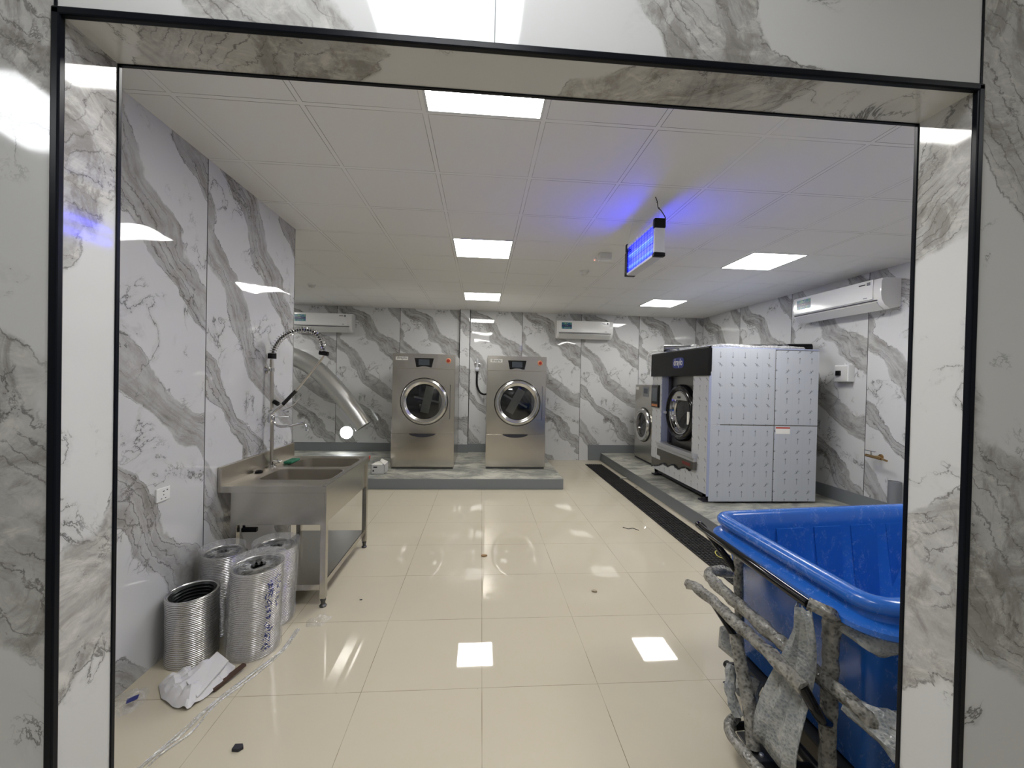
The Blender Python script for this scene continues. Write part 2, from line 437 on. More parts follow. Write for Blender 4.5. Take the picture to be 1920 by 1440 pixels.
struct('floor', MB().box(-5.6, 6.0, -3.6, 8.1, -0.12, 0.0), M['floor'])
struct('ceiling', MB().box(-5.6, 6.0, -3.6, 8.1, CZ, CZ+0.12), M['ceiling'])
struct('wall_back', MB().box(-5.2, RX+0.15, BY, BY+0.15, 0, CZ), M['mb_back'])
struct('wall_right', MB().box(RX, RX+0.15, FY1, BY, 0, CZ), M['mb_right'])
struct('wall_left', MB().box(-5.2, LX, FY1, LYEND, 0, CZ), M['mb_left'])
struct('wall_far_left', MB().box(-5.2, -5.05, LYEND, BY, 0, CZ), M['mb_right'])
# front wall with its opening: three blocks of one wall
struct('wall_front_left', MB().box(-5.2, OX0, FY0, FY1, 0, CZ), M['mb_front_l'])
struct('wall_front_right', MB().box(OX1, 6.0, FY0, FY1, 0, CZ), M['mb_front_r'])
struct('wall_front_top', MB().box(OX0, OX1, FY0, FY1, OZ, CZ), M['mb_front_h'])
e = 0.003
struct('trim_1', MB().box(OX0, OX0+e, FY0+0.004, FY1-0.004, 0, OZ), M['mb_jambL'])
struct('trim_2', MB().box(OX1-e, OX1, FY0+0.004, FY1-0.004, 0, OZ), M['mb_jambR'])
struct('trim_3', MB().box(OX0, OX1, FY0+0.004, FY1-0.004, OZ-e, OZ), M['mb_soffit'])
tw = 0.016
f = MB(); f.box(OX0-tw*0.55, OX0+tw*0.45, FY0-0.006, FY0+0.008, 0, OZ+tw*0.4, 0.003)
struct('trim_4', f, M['trim'])
f = MB(); f.box(OX1-tw*0.45, OX1+tw*0.55, FY0-0.006, FY0+0.008, 0, OZ+tw*0.4, 0.003)
struct('trim_5', f, M['trim'])
f = MB(); f.box(OX0-tw*0.55, OX1+tw*0.55, FY0-0.006, FY0+0.008, OZ-tw*0.5, OZ+tw*0.5, 0.003)
struct('trim_6', f, M['trim'])
f = MB(); f.box(OX0-0.003, OX0+0.006, FY1-0.004, FY1+0.006, 0, OZ, 0.0015)
struct('trim_7', f, M['trim'])
f = MB(); f.box(OX1-0.006, OX1+0.003, FY1-0.004, FY1+0.006, 0, OZ, 0.0015)
struct('trim_8', f, M['trim'])
f = MB(); f.box(OX0, OX1, FY1-0.004, FY1+0.006, OZ-0.006, OZ+0.003, 0.0015)
struct('trim_9', f, M['trim'])
f = MB(); f.box(OX0-0.006, OX0-0.001, FY0-0.002, FY0+0.002, OZ, CZ); struct('trim_10', f, M['trim'])
f = MB(); f.box(OX1+0.001, OX1+0.006, FY0-0.002, FY0+0.002, OZ, CZ); struct('trim_11', f, M['trim'])
f = MB(); f.box(0.012, 0.014, FY0-0.001, FY0+0.001, OZ+0.01, CZ); struct('trim_12', f, M['grey_paint'])
# room behind the camera
M['plain'] = simple('outer_wall', (0.55, 0.55, 0.54), 0.5)
struct('wall_rear', MB().box(-3.7, 4.6, -3.6, -3.45, 0, CZ), M['plain'])
struct('wall_outer_left', MB().box(-3.7, -3.55, -3.45, FY0, 0, CZ), M['plain'])
struct('wall_outer_right', MB().box(4.45, 4.6, -3.45, FY0, 0, CZ), M['plain'])
# pilaster on the back wall, baseboards
M['mb_pil'] = marble('marble_pilaster', 'X', 'Z', W=None, seam=False, P=1.0, slope=0.6, seed=31.0, sc=0.7, bw=0.3, wave=0.15)
f = MB(); f.box(-0.425, -0.235, 7.86, BY, PZ, CZ); struct('trim_13', f, M['mb_pil'])
f = MB()
for xx in (-0.43, -0.235): f.box(xx-0.006, xx+0.006, 7.853, 7.866, PZ, CZ)
struct('trim_14', f, M['trim'])
f = MB(); f.box(-0.432, -0.228, 7.845, 7.9, PZ, PZ+0.16); struct('trim_15', f, M['grey_paint'])
f = MB(); f.box(-5.05, -0.43, BY-0.012, BY, PZ, PZ+0.16); f.box(-0.23, 1.17, BY-0.012, BY, PZ, PZ+0.16); f.box(2.15, RX, BY-0.012, BY, 0, PZ+0.16)
struct('baseboard_back', f, M['grey_paint'])
struct('baseboard_right', MB().box(RX-0.012, RX, 2.6, BY-0.012, PZ, PZ+0.16), M['grey_paint'])
# plinths: painted risers with a worn concrete top
def plinth(name, x0, x1, y0, y1):
    struct(name, MB().box(x0, x1, y0, y1, 0, PZ-0.004, 0.004), M['grey_paint'])
    return struct(name.replace('platform', 'platform_top'), MB().box(x0+0.002, x1-0.002, y0+0.002, y1-0.001, PZ-0.004, PZ), M['plinth'])
plinth('platform_left', -5.05, 1.215, 5.79, BY-0.001)
plinth('platform_right', 2.41, RX, 2.6, BY-0.001)

# floor drain: channel with a mesh grating
dr = thing('drain_channel', 'long dark metal drain grating in floor beside the right plinth', 'drain', (2.15, 5.0, 0))
MB().box(1.995, 2.305, 2.55, 7.545, 0.0005, 0.002).build('tray', M['dark_steel'], dr)
f = MB()
for i in range(9):
    xx = 2.0 + i*0.0375
    f.box(xx-0.0035, xx+0.0035, 2.55, 7.545, 0.002, 0.010)
yy = 2.56
while yy < 7.54:
    f.box(1.998, 2.302, yy-0.003, yy+0.003, 0.0025, 0.009); yy += 0.037
M['grate'] = simple('grating_metal', (0.24, 0.22, 0.18), 0.5, 0.4)
M['grate_tray'] = simple('grating_tray', (0.018, 0.017, 0.016), 0.7)
f.build('grating', M['grate'], dr)
dr.children[0].data.materials[0] = M['grate_tray']

# ------------------------------------------------------------------ ceiling light panels
M['lamp'] = emis('led_diffuser', (1.0, 0.985, 0.95), LAMP_E)
M['lamp_outer'] = emis('led_diffuser_cool', (0.95, 0.975, 1.0), OUTER_E)
def panel_light(i0, j0, label, group='square ceiling light panels', mat='lamp'):
    x0 = -0.31 + 0.6*i0; y0 = 2.077 + 0.6*j0
    t = thing('ceiling_light', label, 'ceiling light', (x0+0.3, y0+0.3, CZ), group)
    f = MB()
    for a in ((x0+.008, x0+.592, y0+.008, y0+.022), (x0+.008, x0+.592, y0+.578, y0+.592), (x0+.008, x0+.022, y0+.022, y0+.578), (x0+.578, x0+.592, y0+.022, y0+.578)):
        f.box(*a, CZ-0.006, CZ-0.0005)
    f.build('frame', M['white'], t)
    MB().box(x0+.022, x0+.578, y0+.022, y0+.578, CZ-0.004, CZ-0.0008).build('diffuser', M[mat], t)
    return t
panel_light(0, -1, 'square light panel nearest the doorway, cut off by the door head')
panel_light(0, 3, 'square light panel in the middle of the ceiling, second in its row')
panel_light(0, 7, 'square light panel farthest back above the two tall dryers')
panel_light(5, 3, 'large slanted square light panel right of the blue insect lamp')
panel_light(5, 7, 'small square light panel near back wall above the wrapped washer')
panel_light(-7, 7, 'added square fill light panel, unseen in the left recess behind the wall')  # added out of sight to brighten the duct and left air conditioner
panel_light(5, -1, 'square light panel on ceiling, out of view at right front')
panel_light(-0.25, -3.4, 'square light panel above the camera outside the doorway', mat='lamp_outer')
panel_light(4, -5, 'square light panel outside the doorway at right', mat='lamp_outer')
panel_light(-4, -5, 'square light panel outside the doorway at left', mat='lamp_outer')
panel_light(0, -8, 'square light panel behind the camera', mat='lamp_outer')

# ------------------------------------------------------------------ insect killer lamp
ik = thing('insect_killer', 'blue glowing insect lamp hanging from the ceiling on thin wires', 'insect lamp', (1.262, 3.15, 2.48))
x0, x1, y0, y1, z0, z1 = 1.222, 1.304, 2.85, 3.45, 2.485, 2.762
M['lamp_alu'] = simple('lamp_casing', (0.62, 0.63, 0.68), 0.4, 0.3)
f = MB(); f.box(x0+.004, x1-.004, y0+.03, y1-.02, z1-.045, z1-.012, .003); f.build('top_casing', M['lamp_alu'], ik)
f = MB(); f.box(x0+.002, x1-.002, y0+.02, y1-.01, z0+.004, z0+.022, .003); f.build('bottom_tray', M['lamp_alu'], ik)
for ya, yb in ((y0, y0+.03), (y1-.03, y1-.005)): MB().box(x0+.003, x1-.003, ya, yb, z0+.03, z1-.07, .004).build('end_panel', M['lamp_alu'], ik)
for (ya, yb) in ((y0-.004, y0+.034), (y1-.036, y1+.002)):
    MB().box(x0-.002, x1+.002, ya, yb, z1-.072, z1, .01, 3).build('end_cap', M['black'], ik)
    f = MB(); f.box(x0-.002, x1+.002, ya, yb, z0, z0+.03, .006, 2)
    if ya > 3: f.box(x0-.002, x0+.012, ya-.01, yb, z0+.001, z1-.075, .003)
    f.build('end_cap', M['black'], ik)
M['uv'] = emis('uv_tube', (0.0025, 0.010, 1.0), UV_E)
MB().box(1.2615, 1.2645, y0+.03, y1-.03, z0+.03, z1-.05).build('added_reflector', M['white'], ik)  # plate added between the tubes so both open faces turn blue
for xx, zz in ((1.246, z0+.075), (1.246, z0+.165), (1.280, z0+.075), (1.280, z0+.165)):
    MB().tube([(xx, y0+.035, zz), (xx, y1-.035, zz)], .010, 14).build('blue_tube', M['uv'], ik)
M['uvback'] = simple('guard_blue_glow', (0.02, 0.05, 0.30), 0.4, 0.3)  # blue glow of the tubes put into the guard wire colour
f = MB()
for sx in (x0+.012, x1-.012):
    zz = z0+.032
    while zz < z1-.05:
        f.tube([(sx, y0+.03, zz), (sx, y1-.03, zz)], .0014, 6); zz += .017
f.build('wire_grid', M['alu'], ik)
f = MB()
for sx in (x0+.003, x1-.003):
    for k in range(11):
        yy = y0+.03 + k*(0.54/10)
        f.tube([(sx, yy, z0+.02), (sx, yy, z1-.04)], .0014, 6)
    for k in range(6):
        zz = z0+.03 + k*.038
        f.tube([(sx, y0+.03, zz), (sx, y1-.03, zz)], .0014, 6)
f.build('outer_guard', M['uvback'], ik)
MB().box(x0+.001, x0+.0045, 3.17, 3.20, z1-.04, z1-.018).build('label_sticker', M['label_white'], ik)
f = MB(); f.tube(smooth_path([(1.285, 2.85, 2.73), (1.298, 2.845, 2.76), (1.262, 2.84, 2.81), (1.24, 2.84, 2.83), (1.232, 2.838, 2.87), (1.216, 2.835, 2.903)]), .003, 8)
f.tube([(1.232, 2.838, 2.868), (1.222, 2.83, 2.862)], .0025, 6); f.tube([(1.24, 2.84, 2.83), (1.25, 2.835, 2.826)], .0025, 6)
f.build('cord', M['black'], ik, smooth=True)
MB().tube([(1.23, 3.43, 2.745), (1.19, 3.17, 2.903)], .0012, 6).build('suspension_wire', M['alu'], ik); MB().tube([(1.262, 2.87, 2.75), (1.258, 2.87, 2.903)], .0010, 6).build('suspension_wire', M['alu'], ik)

# ------------------------------------------------------------------ ceiling devices
def detector(x, y, label):
    t = thing('smoke_detector', label, 'smoke detector', (x, y, CZ), 'round smoke detectors')
    MB().lathe((x, y, CZ), (0, 0, -1), [(.055, 0), (.055, .012), (.05, .016)], 28, True, True).build('base', M['white'], t, smooth=True)
    MB().lathe((x, y, CZ), (0, 0, -1), [(.044, .0165), (.044, .032), (.034, .044), (.012, .048)], 28, True, True).build('sensor_head', M['white_dull'], t, smooth=True)
detector(1.21, 4.83, 'round white smoke detector on ceiling left of the blue insect lamp')
detector(-2.50, 6.15, 'round white smoke detector on ceiling near left air conditioner')
em = thing('emergency_light', 'small white twin-spot emergency light on ceiling beside the insect lamp', 'emergency light', (1.24, 4.22, CZ))
MB().box(1.19, 1.32, 4.12, 4.19, CZ-.075, CZ, .006).build('housing', M['white'], em)
MB().box(1.20, 1.31, 4.114, 4.121, CZ-.06, CZ-.012, .002).build('face_plate', M['white_dull'], em)
MB().lathe((1.17, 4.2, CZ-.04), (-.5, -.5, -.6), [(.006, -.02), (.012, 0), (.016, .020), (.012, .021)], 20, True, True).build('lamp_head', M['white'], em, smooth=True)
MB().lathe((1.154, 4.184, CZ-.062), (-.5, -.5, -.6), [(.004, 0), (.004, .006)], 12, True, True).build('indicator', emis('red_led', (1, .15, .08), 0.8), em)

# ------------------------------------------------------------------ air conditioners
M['ac'] = simple('ac_white', (0.74, 0.74, 0.73), 0.12)
def ac_sticker():
    m = NT('ac_sticker'); x, y, z = m.xyz()
    n = m.noise(m.vec(*m.xyz()), 28.0, 3.0)
    band = m.mth('LESS_THAN', m.mth('ABSOLUTE', m.sub(z, 0.235)), 0.022)
    col = m.mix(m.step(n, 0.45, 0.6), (0.01, 0.12, 0.22), (0.10, 0.28, 0.18))
    col = m.mix(band, col, (0.01, 0.03, 0.11)); m.set(Base_Color=col, Roughness=0.25); return m.m
M['ac_st'] = ac_sticker()
def make_ac(label):
    # built along local +X (width 1.1), front towards -Y, back on y = 0, z from 0
    t = thing('air_conditioner', label, 'air conditioner', (0, 0, 0), 'wall-mounted air conditioners')
    W = 1.1
    def prof(x, s=1.0, inset=0.0):
        P = [(0, 0.03), (-.12, 0.0), (-.19, .045), (-.225, .10), (-.235, .16), (-.232, .30), (-.215, .335), (-.17, .345), (0, .345)]
        return [Vector((x, a*s, b*(1-inset)+inset*.17)) for a, b in P]
    f = MB(); f.loft([prof(0, .93, .04), prof(.012), prof(W-.012), prof(W, .98, .01)]); f.build('casing', M['ac'], t, smooth=True, sharp=35)
    f = MB(); f.box(.03, W-.075, -.243, -.232, .115, .335, .006, 3); f.build('front_panel', M['ac'], t)
    f = MB(); f.prism([(.05, -.215, .085), (W-.05, -.215, .085), (W-.05, -.13, .004), (.05, -.13, .004)], (0, -.012, -.008)); f.build('air_louver', M['white_dull'], t)
    f = MB(); f.box(.04, W-.04, -.236, -.20, .094, .104); f.build('outlet_slot', M['ink'], t)
    MB().box(.085, .285, -.2455, -.242, .175, .30).build('sticker', M['ac_st'], t)
    for k, zz in enumerate((.28, .238, .195)):
        textmesh(('ENERGY', 'INVERTER', 'R 410A')[k] if False else '-- --', .03, 'sticker_print', M['label_white'], t, (.185, -.2462, zz), (1, 0, 0), (0, 0, 1), .0002)
    MB().box(W-.22, W-.15, -.2445, -.2425, .288, .300).build('brand_mark', M['ink'], t)
    MB().box(W-.135, W-.10, -.2445, -.2425, .278, .312, .003).build('badge', M['grey_plastic'], t)
    MB().box(W-.17, W-.13, -.2445, -.2425, .135, .145).build('small_print', M['grey_plastic'], t)
    return t
ac = make_ac('white wall air conditioner at left edge of back wall, above silver duct')
ac.location = (-3.515, BY, 2.392)
c = copy_tree(ac); c.location = (1.43, BY, 2.40); c['label'] = 'white wall air conditioner on back wall right of the dryers'
c = copy_tree(ac); c.location = (RX, 5.28, 2.42); c.rotation_euler = (0, 0, -PI/2); c.scale = (1.13, 1.0, 0.98)
c['label'] = 'largest white air conditioner, on the right wall'

# ------------------------------------------------------------------ tall dryers
def disc_ring(f, c, prof, n=48): f.lathe(c, (0, -1, 0), prof, n)
def make_dryer(label, X0, Y0, Wd, phase, bright):
    X1 = X0+Wd; D = 1.15; t = thing('tumble_dryer', label, 'dryer', (X0+Wd/2, Y0, PZ), 'stainless steel tumble dryers')
    Z1 = 1.95; zs, zl = 1.715, 0.70; cx, cz, R = X0+Wd*0.515, 1.205, .362
    f = MB(); f.box(X0, X1, Y0+.012, Y0+D, PZ+.0, Z1, .004); f.build('body', M['steel_dryer'], t)
    f = MB(); f.box(X0+.001, X1-.001, Y0, Y0+.014, zs+.003, Z1-.001, .003); f.build('control_fascia', M['steel_dryer'], t)
    f = MB(); f.box(X0+.001, X1-.001, Y0, Y0+.014, zl+.003, zs-.002, .003); f.build('front_panel', M['steel_dryer'], t)
    f = MB(); f.box(X0-.004, X1+.004, Y0-.006, Y0+.014, PZ+.03, zl-.003, .003); lp = f.build('lint_panel', M['steel_dryer'], t)
    # scooped finger pull
    hx = X0+Wd*.49; pts = [(hx-.205, Y0-.0075, zl-.001)] + [(hx+.205*math.cos(a), Y0-.0075, zl-.001-.052*math.sin(a)**1.3) for a in [PI-PI*k/16 for k in range(1, 16)]] + [(hx+.205, Y0-.0075, zl-.001)]
    f = MB(); f.prism(pts, (0, .001, 0)); f.build('finger_pull', M['ink'], lp)
    # door
    f = MB(); disc_ring(f, (cx, Y0, cz), [(R, -.002), (R, .018), (R-.012, .036), (R-.035, .046), (R-.062, .040), (R-.075, .026), (R-.088, .022), (R-.092, .004), (R-.095, -.01)])
    d = f.build('door', M['chrome_soft'], t, smooth=True)
    f = MB(); disc_ring(f, (cx, Y0, cz), [(R+.010, .001), (R+.010, .005), (R-.002, .006)]); f.build('door_seal', M['black'], d, smooth=True)
    f = MB(); f.lathe((cx, Y0, cz), (0, -1, 0), [(.001, .012), (R-.10, .012), (R-.09, .008)], 48); f.build('door_glass', M['glass_clear'], d, smooth=True)
    # drum seen behind the glass
    f = MB(); f.lathe((cx, Y0, cz), (0, 1, 0), [(R-.092, -.003), (R-.092, .010)], 40); f.build('inner_rim', M['dark_steel'], d, smooth=True)
    f = MB(); f.lathe((cx, Y0, cz), (0, -1, 0), [(.001, .002), (R-.092, .002)], 40); f.build('drum_back', M['glass'], d)
    f = MB(); rot = Matrix.Rotation(phase, 3, 'Y'); c0 = Vector((cx+bright*.05, Y0-.006, cz+.03))
    def bar(w, l, y0_, th):
        pts = [Vector((-w/2, 0, -l/2)), Vector((w/2, 0, -l/2)), Vector((w/2, 0, l/2)), Vector((-w/2, 0, l/2))]
        f.prism([c0 + rot @ p + Vector((0, y0_, 0)) for p in pts], (0, th, 0))
    bar(.13, .42, 0, .004); bar(.42, .03, -.0015, .003); bar(.03, .42, -.002, .003); bar(.012, .40, -.003, .003)
    f.build('drum_spokes', M['tub_dark'], d)
    # hinge plate
    hx0, hx1, hz0, hz1 = cx+R*.62, cx+R+.035, cz-.27, cz+.27
    f = MB(); f.box(hx0, hx1, Y0-.004, Y0+.001, hz0, hz1, .0015)
    f.build('hinge_plate', M['steel_dryer'], t)
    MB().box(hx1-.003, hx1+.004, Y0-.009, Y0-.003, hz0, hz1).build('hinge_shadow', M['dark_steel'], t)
    f = MB()
    for a in ((hx1-.008, hx1-.004, hz0, hz1), (hx0, hx1, hz0, hz0+.004), (hx0, hx1, hz1-.004, hz1)): f.box(a[0], a[1], Y0-.008, Y0-.003, a[2], a[3])
    f.build('plate_edge', M['chrome'], t)
    # touch screen, sticker, stop button
    sx = X0+Wd*.5
    f = MB(); top = [(-.148, .0), (.148, .0), (.118, -.13), (.08, -.148)] ; P = [(sx-.148, Y0-.008, 1.882), (sx+.148, Y0-.008, 1.882), (sx+.118, Y0-.008, 1.74)]
    P += [(sx+.09-.18*k/8, Y0-.008, 1.74+.016*math.sin(PI*k/8)) for k in range(9)] + [(sx-.118, Y0-.008, 1.74)]
    f.prism(P, (0, .009, 0)); f.build('display_bezel', M['gloss_black'], t)
    MB().box(sx-.083, sx+.083, Y0-.0095, Y0-.007, 1.772, 1.862).build('screen', M['screen'], t)
    MB().box(X0+.045, X0+.235, Y0-.0015, Y0+.001, 1.845, 1.898).build('name_label', M['label_white'], t)
    textmesh('draylo', .052, 'lettering', M['ink'], t, (X0+.14, Y0-.002, 1.876), (1, 0, 0), (0, 0, 1), .0004, .15)
    bx, bz = X1-.105, 1.85
    f = MB(); disc_ring(f, (bx, Y0, bz), [(.042, -.001), (.042, .006), (.028, .009), (.001, .009)], 28); b = f.build('stop_button', M['copper'], t, smooth=True)
    f = MB(); disc_ring(f, (bx, Y0, bz), [(.024, .008), (.026, .024), (.020, .030), (.001, .031)], 24); f.build('button_cap', M['red'], b, smooth=True)
    f = MB()
    for (a, b_) in ((X0+.06, Y0+.08), (X1-.06, Y0+.08), (X0+.06, Y0+D-.08), (X1-.06, Y0+D-.08)): pass
    MB().box(X0+.01, X1-.01, Y0+.006, Y0+.03, PZ+.001, PZ+.03).build('plinth_strip', M['dark_steel'], t)
    return t
M['chrome_soft'] = simple('door_steel', (0.60, 0.59, 0.57), 0.16, 1.0)
g = NT('door_glass_mat')
tr = g.n('ShaderNodeBsdfTransparent'); tr.inputs[0].default_value = (0.55, 0.57, 0.58, 1); gg = g.n('ShaderNodeBsdfGlossy'); gg.inputs['Roughness'].default_value = 0.03
ms = g.n('ShaderNodeMixShader'); fr = g.n('ShaderNodeFresnel'); fr.inputs[0].default_value = 1.6
g.t.links.new(fr.outputs[0], ms.inputs[0]); g.t.links.new(tr.outputs[0], ms.inputs[1]); g.t.links.new(gg.outputs[0], ms.inputs[2]); g.t.links.new(ms.outputs[0], g.out.inputs[0])
M['glass_clear'] = g.m
make_dryer('tall stainless steel tumble dryer, left one, beside the small carton', -1.378, 6.42, .965, math.radians(12), .9)
make_dryer('tall stainless steel tumble dryer, right one, beside the black cable', .094, 6.46, .945, math.radians(28), -.6)

# black cable with valve on the wall between the dryers
cb = thing('wall_cable', 'thick black cable looping from grey wall outlet beside the right dryer', 'cable', (-.085, BY, 1.2))
MB().tube(smooth_path([(-.085, BY-.05, 1.72), (-.088, BY-.055, 1.6), (-.08, BY-.06, 1.45), (-.03, BY-.08, 1.33), (.04, BY-.12, 1.285), (.11, BY-.2, 1.29)]), .019, 12).build('cable', M['black'], cb, smooth=True)
f = MB(); f.box(-.125, -.045, BY-.07, BY, 1.72, 1.80, .008); f.tube([(-.085, BY-.06, 1.80), (-.085, BY-.05, 1.97)], .024, 12); f.tube([(-.135, BY-.05, 1.9), (-.02, BY-.05, 1.86)], .012, 8)
f.build('valve', M['alu'], cb, smooth=True)

# carton on the plinth
ct = thing('carton', 'small open white carton on plinth left of the left dryer', 'box', (-1.52, 6.15, PZ))
f = MB(); x0, x1, y0, y1, z0, z1 = -1.58, -1.392, 6.06, 6.30, PZ, PZ+.135
f.box(x0, x1, y0, y0+.004, z0, z1); f.box(x0, x1, y1-.004, y1, z0, z1); f.box(x0, x0+.004, y0, y1, z0, z1); f.box(x1-.004, x1, y0, y1, z0, z1); f.box(x0, x1, y0, y1, z0, z0+.004)
f.build('walls', M['white_dull'], ct)
f = MB(); f.prism([(x0, y0, z1), (x1-.03, y0, z1), (x1-.01, y0+.10, z1+.045), (x0+.07, y0+.09, z1+.03)], (0, 0, .003)); f.prism([(x1, y0, z1), (x1, y1, z1), (x1-.09, y1-.02, z1+.05), (x1-.07, y0+.03, z1+.06)], (0, 0, .003)); f.build('flap', M['label_white'], ct)
MB().box(x0+.03, x0+.085, y0-.001, y0, z1-.045, z1-.025).build('print', M['ink'], ct)
MB().box(x0+.02, x0+.04, y0-.001, y0, z0+.035, z0+.06).build('print', M['ink'], ct)

# duct opening in the wall with daylight outside
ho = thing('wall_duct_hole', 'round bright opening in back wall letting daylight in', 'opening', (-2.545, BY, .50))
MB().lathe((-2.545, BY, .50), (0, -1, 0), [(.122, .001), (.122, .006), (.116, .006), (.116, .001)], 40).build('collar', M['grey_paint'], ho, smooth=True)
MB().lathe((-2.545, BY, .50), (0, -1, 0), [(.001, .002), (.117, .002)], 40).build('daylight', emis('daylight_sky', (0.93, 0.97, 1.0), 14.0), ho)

# hanging flexible duct
du = thing('flexible_duct', 'long ribbed silver duct drooping along the back wall above the bright opening', 'duct', (-3.2, 7.35, 1.9))
path = smooth_path([(-5.04, 7.5, 1.62), (-4.4, 7.35, 1.82), (-3.8, 7.32, 1.93), (-3.35, 7.30, 1.915), (-3.03, 7.30, 1.79), (-2.80, 7.30, 1.62), (-2.49, 7.30, 1.30), (-2.24, 7.30, .985), (-2.04, 7.30, .70)], 18)
f = MB(); f.tube(path, [.150*(1+.045*(i % 2)) for i in range(len(path))], 28, caps=False)
du_o = f.build('tube', M['foil'], du, smooth=True, sharp=180)
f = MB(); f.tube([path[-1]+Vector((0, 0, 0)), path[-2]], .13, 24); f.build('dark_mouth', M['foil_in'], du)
f = MB(); a = Vector((-2.43, 7.19, 1.0)); b = Vector((-2.14, 7.17, .64))
f.prism([a, a+Vector((.02, 0, .03)), b+Vector((.035, 0, .05)), b], (0, -.004, 0)); f.build('loose_foil_edge', M['alu'], du)
for k in range(2): MB().tube([(-4.3+k*.7, 7.33, 1.95+k*.1), (-4.3+k*.7, 7.33, CZ)], .0025, 6).build('hanger_wire', M['dark_steel'], du)

# ------------------------------------------------------------------ big wrapped washer
M['pf_side_a'] = printed('film_side_down', 'X', 2.715, 1.10, up=False)
M['pf_side_b'] = printed('film_side_up', 'X', 2.715, 0.30)
M['pf_side_c'] = printed('film_side_up_offset', 'X', 3.56, 0.21)
M['pf_front'] = printed('film_front', 'Y', 4.66, 0.1, base=(0.60, 0.61, 0.62))
M['pf_edge'] = simple('film_edge', (0.36, 0.40, 0.56), 0.35)
bw = thing('washer_extractor', 'huge boxy industrial washer still wrapped in printed protective film', 'washing machine', (3.38, 5.4, PZ))
X0, X1, Y0, Y1, ZB, ZT = 2.69, 4.07, 4.62, 6.20, .235, 2.005
SM, HM = 3.52, 1.09
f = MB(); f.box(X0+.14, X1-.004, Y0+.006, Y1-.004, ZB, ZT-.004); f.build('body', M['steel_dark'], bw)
for a in ((X0+.03, SM-.006, HM+.006, ZT, 'pf_side_a'), (SM+.006, X1, HM+.006, ZT-.012, 'pf_side_c'), (X0+.03, SM-.006, ZB-.06, HM-.006, 'pf_side_b'), (SM+.006, X1, ZB-.06, HM-.006, 'pf_side_c')):
    MB().box(a[0], a[1], Y0-.002, Y0+.008, a[2], a[3], .002).build('side_panel', M[a[4]], bw)
MB().box(SM+.02, SM+.20, Y0-.004, Y0-.002, HM-.10, HM-.015).build('warning_sticker', M['label_white'], bw)
MB().box(SM+.02, SM+.20, Y0-.005, Y0-.004, HM-.035, HM-.018).build('red_line', M['red'], bw)
MB().box(X0+.02, X1, Y0+.0, Y1, ZT-.004, ZT+.012, .003).build('top_panel', M['pf_edge'], bw)
# front (towards -X)
f = MB(); f.box(X0, X0+.15, Y0, 4.98, ZB+.02, 1.72, .003); f.build('front_column', M['pf_front'], bw)
f = MB(); f.box(X0, X0+.15, 5.875, Y1, .42, 1.72, .003); f.build('front_column', M['pf_front'], bw)
MB().box(X0+.0, X0+.032, Y0-.0015, Y0+.004, ZB+.0, 1.70).build('corner_strip', M['pf_edge'], bw)
MB().box(X0+.002, X0+.13, 5.868, 5.876, .70, 1.67).build('reveal_strip', M['pf_edge'], bw)
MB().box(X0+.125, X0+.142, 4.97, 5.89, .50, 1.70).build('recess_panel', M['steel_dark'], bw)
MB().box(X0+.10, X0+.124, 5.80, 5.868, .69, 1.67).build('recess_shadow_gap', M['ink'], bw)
f = MB(); f.prism([(2.66, 5.93, 1.20), (2.66, 6.17, 1.20), (2.66, 6.17, 1.54), (2.66, 5.93, 1.54)], (.035, 0, 0)); cp = f.build('control_panel', M['gloss_black'], bw)
MB().box(2.656, 2.661, 5.96, 6.14, 1.29, 1.50).build('screen', M['screen'], cp)
M['amber'] = simple('amber_strip', (0.50, 0.20, 0.08), 0.3)
MB().box(2.656, 2.661, 5.95, 6.15, 1.215, 1.25).build('amber_strip', M['amber'], cp)
# lower front with torn film
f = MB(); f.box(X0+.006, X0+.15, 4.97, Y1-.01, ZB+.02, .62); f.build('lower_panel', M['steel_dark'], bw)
top = [(4.97, .47), (5.03, .45), (5.09, .47), (5.2, .45), (5.32, .40), (5.42, .43), (5.52, .42), (5.62, .37), (5.75, .39), (5.885, .34), (5.98, .31), (6.08, .29), (6.16, .27)]
pl = [(X0+.001, 4.97, ZB+.02), (X0+.001, 6.16, ZB+.02)] + [(X0+.001, a, b) for a, b in top[::-1]]
f = MB(); f.prism([p for p in pl], (.004, 0, 0)); f.build('torn_film', M['pf_front'], bw)
f = MB(); f.tube([(X0-.004+.008*math.sin(k*2.1), a, b+.006) for k, (a, b) in enumerate(smooth_path([(a, b, 0) for a, b in top], 3) and [(p.x, p.y) for p in smooth_path([(a, b, 0) for a, b in top], 3)])], .009, 6, wob=.5)
f.build('torn_film_edge', M['ink'], bw)
f = MB(); f.box(X0-.07, X0+.02, 4.83, 5.88, .645, .70, .004); f.box(X0-.045, X0+.01, 4.84, 5.87, .60, .645); f.build('sill', M['alu'], bw)
f = MB(); f.box(X0-.055, X0+.008, 4.84, 5.87, .50, .60, .004); f.build('sill_fascia', M['steel_dark'], bw)
MB().box(X0-.058, X0-.054, 4.90, 5.10, .53, .57).build('red_label', simple('dull_red', (0.16, 0.03, 0.025), .5), bw)
